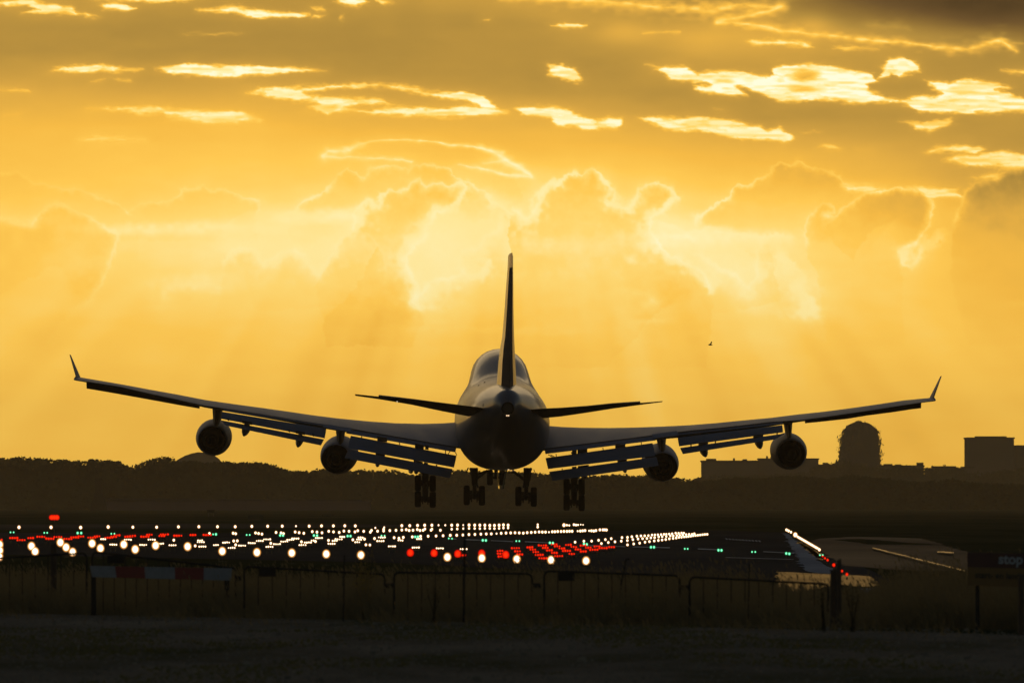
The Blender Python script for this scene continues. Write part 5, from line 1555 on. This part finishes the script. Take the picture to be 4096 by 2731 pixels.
# ------------------------------------------------------------------ far wood, buildings
def woodland(Y0, seed, out, xa, xb, nface, label, lowrow=1172):
    ox = [p[0] for p in out]; oy = [p[1] for p in out]
    C, S = [], []
    rr = np.random.default_rng(seed)
    core = MB()
    xsp = np.arange(xa - 20, xb + 10, 6.5)
    cv = []
    for x in xsp:
        ytop = np.interp(x, ox, oy) + 7 + rr.normal(0, 2.0)
        p = at(x * Q, ytop * Q, Y0 + 14)
        cv.append(p)
    v = []; f = []
    for i, p in enumerate(cv):
        for dy in (-5, 5):
            v += [Vector((p.x, p.y + dy, -1)), Vector((p.x, p.y + dy, p.z - (1.2 if dy < 0 else 0)))]
    for i in range(len(cv) - 1):
        a = i * 4; b = a + 4
        f += [(a, b, b + 1, a + 1), (a + 3, b + 3, b + 2, a + 2), (a + 1, b + 1, b + 3, a + 3)]
    core.add(v, f)
    # leaf clumps: rounded crowns along the top and down the face
    pts = []
    x = xa
    while x < xb:
        yt = np.interp(x, ox, oy)
        wcr = rr.uniform(13, 34)
        hcr = wcr * rr.uniform(.55, .9)
        Yc = Y0 + rr.uniform(-16, 14)
        n = int(240)
        a = rr.uniform(0, 2 * math.pi, n); rad = np.sqrt(rr.random(n))
        dx = np.cos(a) * rad * wcr * .62 + rr.normal(0, 1.1, n)
        dyy = np.sin(a) * rad * hcr * .62 + rr.normal(0, 1.5, n)
        cyp = yt + hcr * .62
        for i in range(n):
            p = at((x + dx[i]) * Q, (cyp + dyy[i]) * Q, Yc + rr.uniform(-4, 4))
            pts.append(p)
        x += wcr * rr.uniform(.45, .75)
    for i in range(nface):
        x = rr.uniform(xa, xb); yt = np.interp(x, ox, oy)
        y = yt + 8 + rr.random() * (lowrow - yt - 8)
        pts.append(at(x * Q, y * Q, Y0 + rr.uniform(-22, 4)))
    P = np.array([list(p) for p in pts]); n = len(P)
    P[:, 2] = np.maximum(P[:, 2], .2)
    s = rr.uniform(.25, .75, n)[:, None]
    a = rr.normal(size=(n, 3)); a /= np.linalg.norm(a, axis=1)[:, None]
    b = np.cross(a, rr.normal(size=(n, 3))); b /= np.linalg.norm(b, axis=1)[:, None]
    b[:, 1] *= .4
    quad = np.stack([P - a * s, P + b * s * .8, P + a * s, P - b * s * .8], 1).reshape(-1, 3)
    allv = np.concatenate([quad, np.array([list(q_) for q_ in core.v])])
    li = list(range(4 * n)); st = list(range(0, 4 * n, 4))
    for fc in core.f:
        st.append(len(li)); li += [i + 4 * n for i in fc]
    me = bpy.data.meshes.new('woodland')
    me.vertices.add(len(allv)); me.vertices.foreach_set('co', allv.astype(np.float32).ravel())
    me.loops.add(len(li)); me.loops.foreach_set('vertex_index', np.array(li, dtype=np.int32))
    me.polygons.add(len(st)); me.polygons.foreach_set('loop_start', np.array(st, dtype=np.int32))
    me.update(calc_edges=True)
    me.materials.append(mat('woodland_leaves', (.035, .038, .015), .9, noise=.4, scale=.1, spec=0))
    tag(link('woodland', me), label, 'wood', kind='stuff')
woodland(2950, 5, [(-700, 1060), (-300, 1050), (0, 1054), (60, 1052), (120, 1056), (180, 1060), (210, 1056), (250, 1057), (275, 1062), (290, 1076), (310, 1070), (330, 1062), (360, 1052), (385, 1050), (400, 1064), (420, 1058), (440, 1060), (480, 1062), (520, 1060), (560, 1064), (590, 1062), (620, 1068), (650, 1080), (700, 1083), (740, 1080), (765, 1084), (800, 1083), (830, 1080), (870, 1083), (900, 1079), (920, 1087), (950, 1094), (1000, 1086), (1040, 1080), (1075, 1082), (1110, 1086), (1180, 1084), (1240, 1088), (1300, 1090), (1350, 1096), (1400, 1090), (1450, 1094), (1500, 1091), (1540, 1096), (1580, 1103), (1610, 1106), (1650, 1104), (1680, 1098), (1750, 1100), (1800, 1094), (1850, 1096), (1900, 1101), (1950, 1090), (2000, 1096), (2060, 1104), (2120, 1108), (2180, 1102), (2240, 1110), (2300, 1112), (2352, 1114), (2700, 1110), (3100, 1100)], -660, 3040, 9000, 'long dark belt of trees closing off the airfield')
woodland(4250, 8, [(1500, 1125), (1560, 1112), (1600, 1100), (1640, 1090), (1760, 1092), (1850, 1085), (1880, 1070), (1900, 1074), (1915, 1062), (1935, 1058), (2015, 1075), (2040, 1080), (2062, 1067), (2080, 1070), (2118, 1076), (2128, 1086), (2145, 1073), (2165, 1070), (2195, 1073), (2212, 1080), (2230, 1086), (2325, 1080), (2352, 1072), (2420, 1070), (3000, 1080)], 1510, 2990, 1500, 'hazier far treetops among the skyline buildings on the right', 1130)

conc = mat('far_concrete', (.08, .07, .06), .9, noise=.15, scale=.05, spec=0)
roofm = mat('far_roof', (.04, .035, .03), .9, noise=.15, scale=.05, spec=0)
litw = bpy.data.materials.new('lit_window'); litw.use_nodes = True
litw.node_tree.nodes['Principled BSDF'].inputs['Emission Color'].default_value = (.75, .62, .2, 1)
litw.node_tree.nodes['Principled BSDF'].inputs['Emission Strength'].default_value = .35
litw.cycles.emission_sampling = 'NONE'
darkw = mat('far_window', (.03, .03, .035), .3)
def block(name, label, x0, x1, ytop, Y, depth=18, huts=(), lit=(), rag=0):
    a, b = at(x0 * Q, ytop * Q, Y), at(x1 * Q, ytop * Q, Y)
    root = empty(name, ((a.x + b.x) / 2, Y, 0))
    tag(root, label, 'building')
    h = a.z
    if rag:
        nx = int((b.x - a.x) / 2.2) + 2
        zt = [h + random.gauss(0, rag) for _ in range(nx)]
    MB().box((a.x, Y, -1), (b.x, Y + depth, h - .8)).build('wall', conc, root)
    mb = MB().box((a.x - .4, Y - .4, h - .8), (b.x + .4, Y + depth + .4, h))
    rf = mb.build('roof', roofm, root)
    for hx0, hx1, hy in huts:
        p, r_ = at(hx0 * Q, hy * Q, Y + 4), at(hx1 * Q, hy * Q, Y + 4)
        MB().box((p.x, Y + 3, h), (r_.x, Y + 9, p.z)).build('roof_hut', roofm, rf)
    # window bands
    nfl = max(1, int((h - 14) / 3.4)); ncol = max(2, int((b.x - a.x) / 6))
    cnt = 0
    for fl in range(0):
        z = h - 3.2 - fl * 3.4
        if z < 12 or cnt >= 60: break
        for c in range(ncol):
            if cnt >= 60: break
            xx = a.x + (b.x - a.x) * (c + .5) / ncol
            MB().box((xx - 1.1, Y - .05, z - .8), (xx + 1.1, Y + .05, z + .8)).build('window', darkw, root); cnt += 1
    for lx, ly in lit:
        p = at(lx * Q, ly * Q, Y - .2)
        MB().box((p.x - 1.6, Y - .2, p.z - 1.0), (p.x + 1.6, Y - .1, p.z + 1.0)).build('lit_window', litw, root)
    return root
YB = 4400
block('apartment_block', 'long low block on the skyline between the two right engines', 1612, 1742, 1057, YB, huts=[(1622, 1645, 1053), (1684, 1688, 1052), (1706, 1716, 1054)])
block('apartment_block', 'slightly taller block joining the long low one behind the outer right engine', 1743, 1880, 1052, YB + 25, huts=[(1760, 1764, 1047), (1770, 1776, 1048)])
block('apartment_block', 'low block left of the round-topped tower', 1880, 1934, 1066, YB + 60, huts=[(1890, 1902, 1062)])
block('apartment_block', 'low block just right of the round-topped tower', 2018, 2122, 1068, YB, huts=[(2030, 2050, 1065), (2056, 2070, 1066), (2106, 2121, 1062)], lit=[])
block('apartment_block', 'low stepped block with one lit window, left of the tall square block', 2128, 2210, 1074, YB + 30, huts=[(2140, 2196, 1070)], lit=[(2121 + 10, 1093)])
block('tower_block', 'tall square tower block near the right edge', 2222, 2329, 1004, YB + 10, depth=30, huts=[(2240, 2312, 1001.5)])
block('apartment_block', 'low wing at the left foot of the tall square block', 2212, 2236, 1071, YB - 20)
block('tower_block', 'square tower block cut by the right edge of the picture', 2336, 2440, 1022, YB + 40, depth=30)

def round_tower():
    Y = YB + 20
    prof = [(1930, 1098), (1930, 1060), (1931, 1030), (1933, 1005), (1938, 990), (1948, 980), (1962, 975), (1975, 974)]
    c = at(1975 * Q, 1000 * Q, Y)
    root = empty('round_topped_tower', (c.x, Y, 0))
    tag(root, 'dark tower with a rounded top and shimmering ragged edges', 'tower')
    rows = []
    for x, y in [(1930, 1120)] + prof:
        p = at(x * Q, y * Q, Y)
        rows.append((c.x - p.x, p.z))
    rows[0] = (rows[0][0], -1)
    # subdivide
    rr_ = []
    for i in range(len(rows) - 1):
        for k in range(6):
            t = k / 6
            rr_.append((rows[i][0] * (1 - t) + rows[i + 1][0] * t, rows[i][1] * (1 - t) + rows[i + 1][1] * t))
    rr_.append((.3, rows[-1][1] + .05))
    rings = []
    for r, z in rr_:
        ring = []
        for k in range(64):
            t = 2 * math.pi * k / 64
            n = float(fbm(np.array([t * 3.0]), np.array([z * .25]), 3, 3)[0])
            e = max(0, (z - 15) / 20)
            rr2 = r * (1 + .10 * n * e + .05 * float(fbm(np.array([t * 11.0]), np.array([z * 1.3]), 3, 5)[0]) * min(1, e * 3)) 
            ring.append(Vector((c.x + rr2 * math.cos(t), Y + rr2 * math.sin(t), z + 1.6 * n * e)))
        rings.append(ring)
    MB().loft(rings, True).build('shaft', conc, root, smooth=True)
    # loose flakes added to fray its outline like heat shimmer
    rr3 = np.random.default_rng(3); n = 2600
    tt = rr3.uniform(0, 2 * math.pi, n); zz = rr3.uniform(12, rows[-1][1] + 1.2, n)
    zs_ = [p[1] for p in rows]; rs_ = [p[0] for p in rows]
    rad = np.interp(zz, zs_, rs_) + np.abs(rr3.normal(0, .7, n)) * (1 + .6 * np.sin(tt * 5 + zz))
    ln = rr3.uniform(.3, 1.3, n); wd = rr3.uniform(.10, .28, n)
    lean_ = rr3.normal(0, .35, n)
    fb = MB(); vv = []; ff = []
    for i in range(n):
        c_ = Vector((c.x + rad[i] * math.cos(tt[i]), Y + rad[i] * math.sin(tt[i]), zz[i]))
        u_ = Vector((lean_[i], 0, 1)) * ln[i]; s_ = Vector((wd[i], .1, 0))
        vv += [c_ - u_, c_ + s_, c_ + u_, c_ - s_]; ff.append((4 * i, 4 * i + 1, 4 * i + 2, 4 * i + 3))
    fb.add(vv, ff).build('shimmer_flakes', conc, root)
round_tower()

def far_hill():
    Y = 4700
    pts = [(395, 1064), (410, 1054), (425, 1046), (440, 1041), (455, 1038), (470, 1039), (485, 1043), (497, 1052), (505, 1062)]
    P = [at(x * Q, y * Q, Y) for x, y in pts]
    root = empty('domed_hall', ((P[0].x + P[-1].x) / 2, Y, 0))
    tag(root, 'hazy hall with a curved roof peeping over the trees under the outer left engine', 'building')
    v = []
    for p in P: v += [Vector((p.x, Y, p.z)), Vector((p.x, Y + 40, p.z))]
    f = [(2 * i, 2 * i + 2, 2 * i + 3, 2 * i + 1) for i in range(len(P) - 1)]
    n = len(v)
    v += [Vector((p.x, yy, p.z - .5)) for p in P for yy in (Y, Y + 40)]
    f += [(n + 2 * i, n + 2 * i + 1, n + 2 * i + 3, n + 2 * i + 2) for i in range(len(P) - 1)]
    f += [(2 * i, n + 2 * i, n + 2 * i + 2, 2 * i + 2) for i in range(len(P) - 1)]
    MB().add(v, f).build('curved_roof', roofm, root, autosmooth=30)
    w = []
    for p in P: w += [Vector((p.x, Y + .3, -1)), Vector((p.x, Y + .3, p.z - .5)), Vector((p.x, Y + 39, -1)), Vector((p.x, Y + 39, p.z - .5))]
    f = []
    for i in range(len(P) - 1):
        a, b = 4 * i, 4 * i + 4
        f += [(a, b, b + 1, a + 1), (a + 3, b + 3, b + 2, a + 2)]
    e = len(w) - 4
    f += [(0, 1, 3, 2), (e + 2, e + 3, e + 1, e)]
    MB().add(w, f).build('wall', conc, root)
far_hill()

def hangar():
    Y = 2550
    a, b = at(236 * Q, 1146 * Q, Y), at(848 * Q, 1149 * Q, Y)
    root = empty('long_hangar', ((a.x + b.x) / 2, Y, 0))
    tag(root, 'long low pale hangar in front of the trees behind the left lamps', 'building')
    pm = mat('hangar_sheet', (.12, .085, .085), .9, noise=.08, scale=.1, spec=0)
    MB().box((a.x, Y, -1), (b.x, Y + 30, a.z - .6)).build('wall', pm, root)
    r = MB()
    v = [Vector((a.x - .5, Y - .5, a.z - .6)), Vector((b.x + .5, Y - .5, b.z - .6)), Vector((b.x + .5, Y + 30.5, b.z - .6)), Vector((a.x - .5, Y + 30.5, a.z - .6)),
         Vector((a.x - .5, Y + 15, a.z + .3)), Vector((b.x + .5, Y + 15, b.z + .3))]
    r.add(v, [(0, 1, 5, 4), (2, 3, 4, 5), (0, 4, 3), (1, 2, 5), (0, 3, 2, 1)]).build('roof', roofm, root)
    n = 9
    for k in range(n):
        x0 = a.x + (b.x - a.x) * (k + .12) / n; x1 = a.x + (b.x - a.x) * (k + .88) / n
        MB().box((x0, Y - .06, 0), (x1, Y + .02, a.z - 1.2)).build('hangar_door', pm, root)
    # tower at its left end
    p0, p1 = at(219 * Q, 1103 * Q, Y - 20), at(234 * Q, 1103 * Q, Y - 20)
    root2 = empty('slim_tower', ((p0.x + p1.x) / 2, Y - 20, 0))
    tag(root2, 'faint slim tower with a wide foot at the left end of the hangar', 'tower')
    cxx = (p0.x + p1.x) / 2; hw_ = (p1.x - p0.x) / 2
    MB().loft([[Vector((cxx + sx * w_, Y - 20 + sy * 2.5, z)) for sx, sy in ((-1, -1), (1, -1), (1, 1), (-1, 1))] for w_, z in ((2.6 * hw_, -1), (2.2 * hw_, 2), (1.0 * hw_, 5.5), (.85 * hw_, p0.z))], True).build('shaft', roofm, root2)
    MB().box((cxx - hw_ * .95, Y - 23, p0.z), (cxx + hw_ * .95, Y - 17, p0.z + .6)).build('cap', roofm, root2)
hangar()

# ------------------------------------------------------------------ evening haze over the airfield
def haze():
    o = MB().box((-1500, -40, -1.5), (1500, 5200, 62)).build('haze', gravel)
    m = bpy.data.materials.new('evening_haze'); m.use_nodes = True
    nt = m.node_tree; nt.nodes.clear()
    out = nt.nodes.new('ShaderNodeOutputMaterial')
    pv = nt.nodes.new('ShaderNodeVolumePrincipled')
    pv.inputs['Color'].default_value = (1.0, .80, .50, 1)
    pv.inputs['Density'].default_value = HAZE_DENSITY
    pv.inputs['Anisotropy'].default_value = .55
    nt.links.new(pv.outputs[0], out.inputs['Volume'])
    o.data.materials.clear(); o.data.materials.append(m)
    tag(o, 'thin golden evening haze over the whole airfield', 'haze', kind='stuff')
HAZE_DENSITY = 5.6e-5
haze()
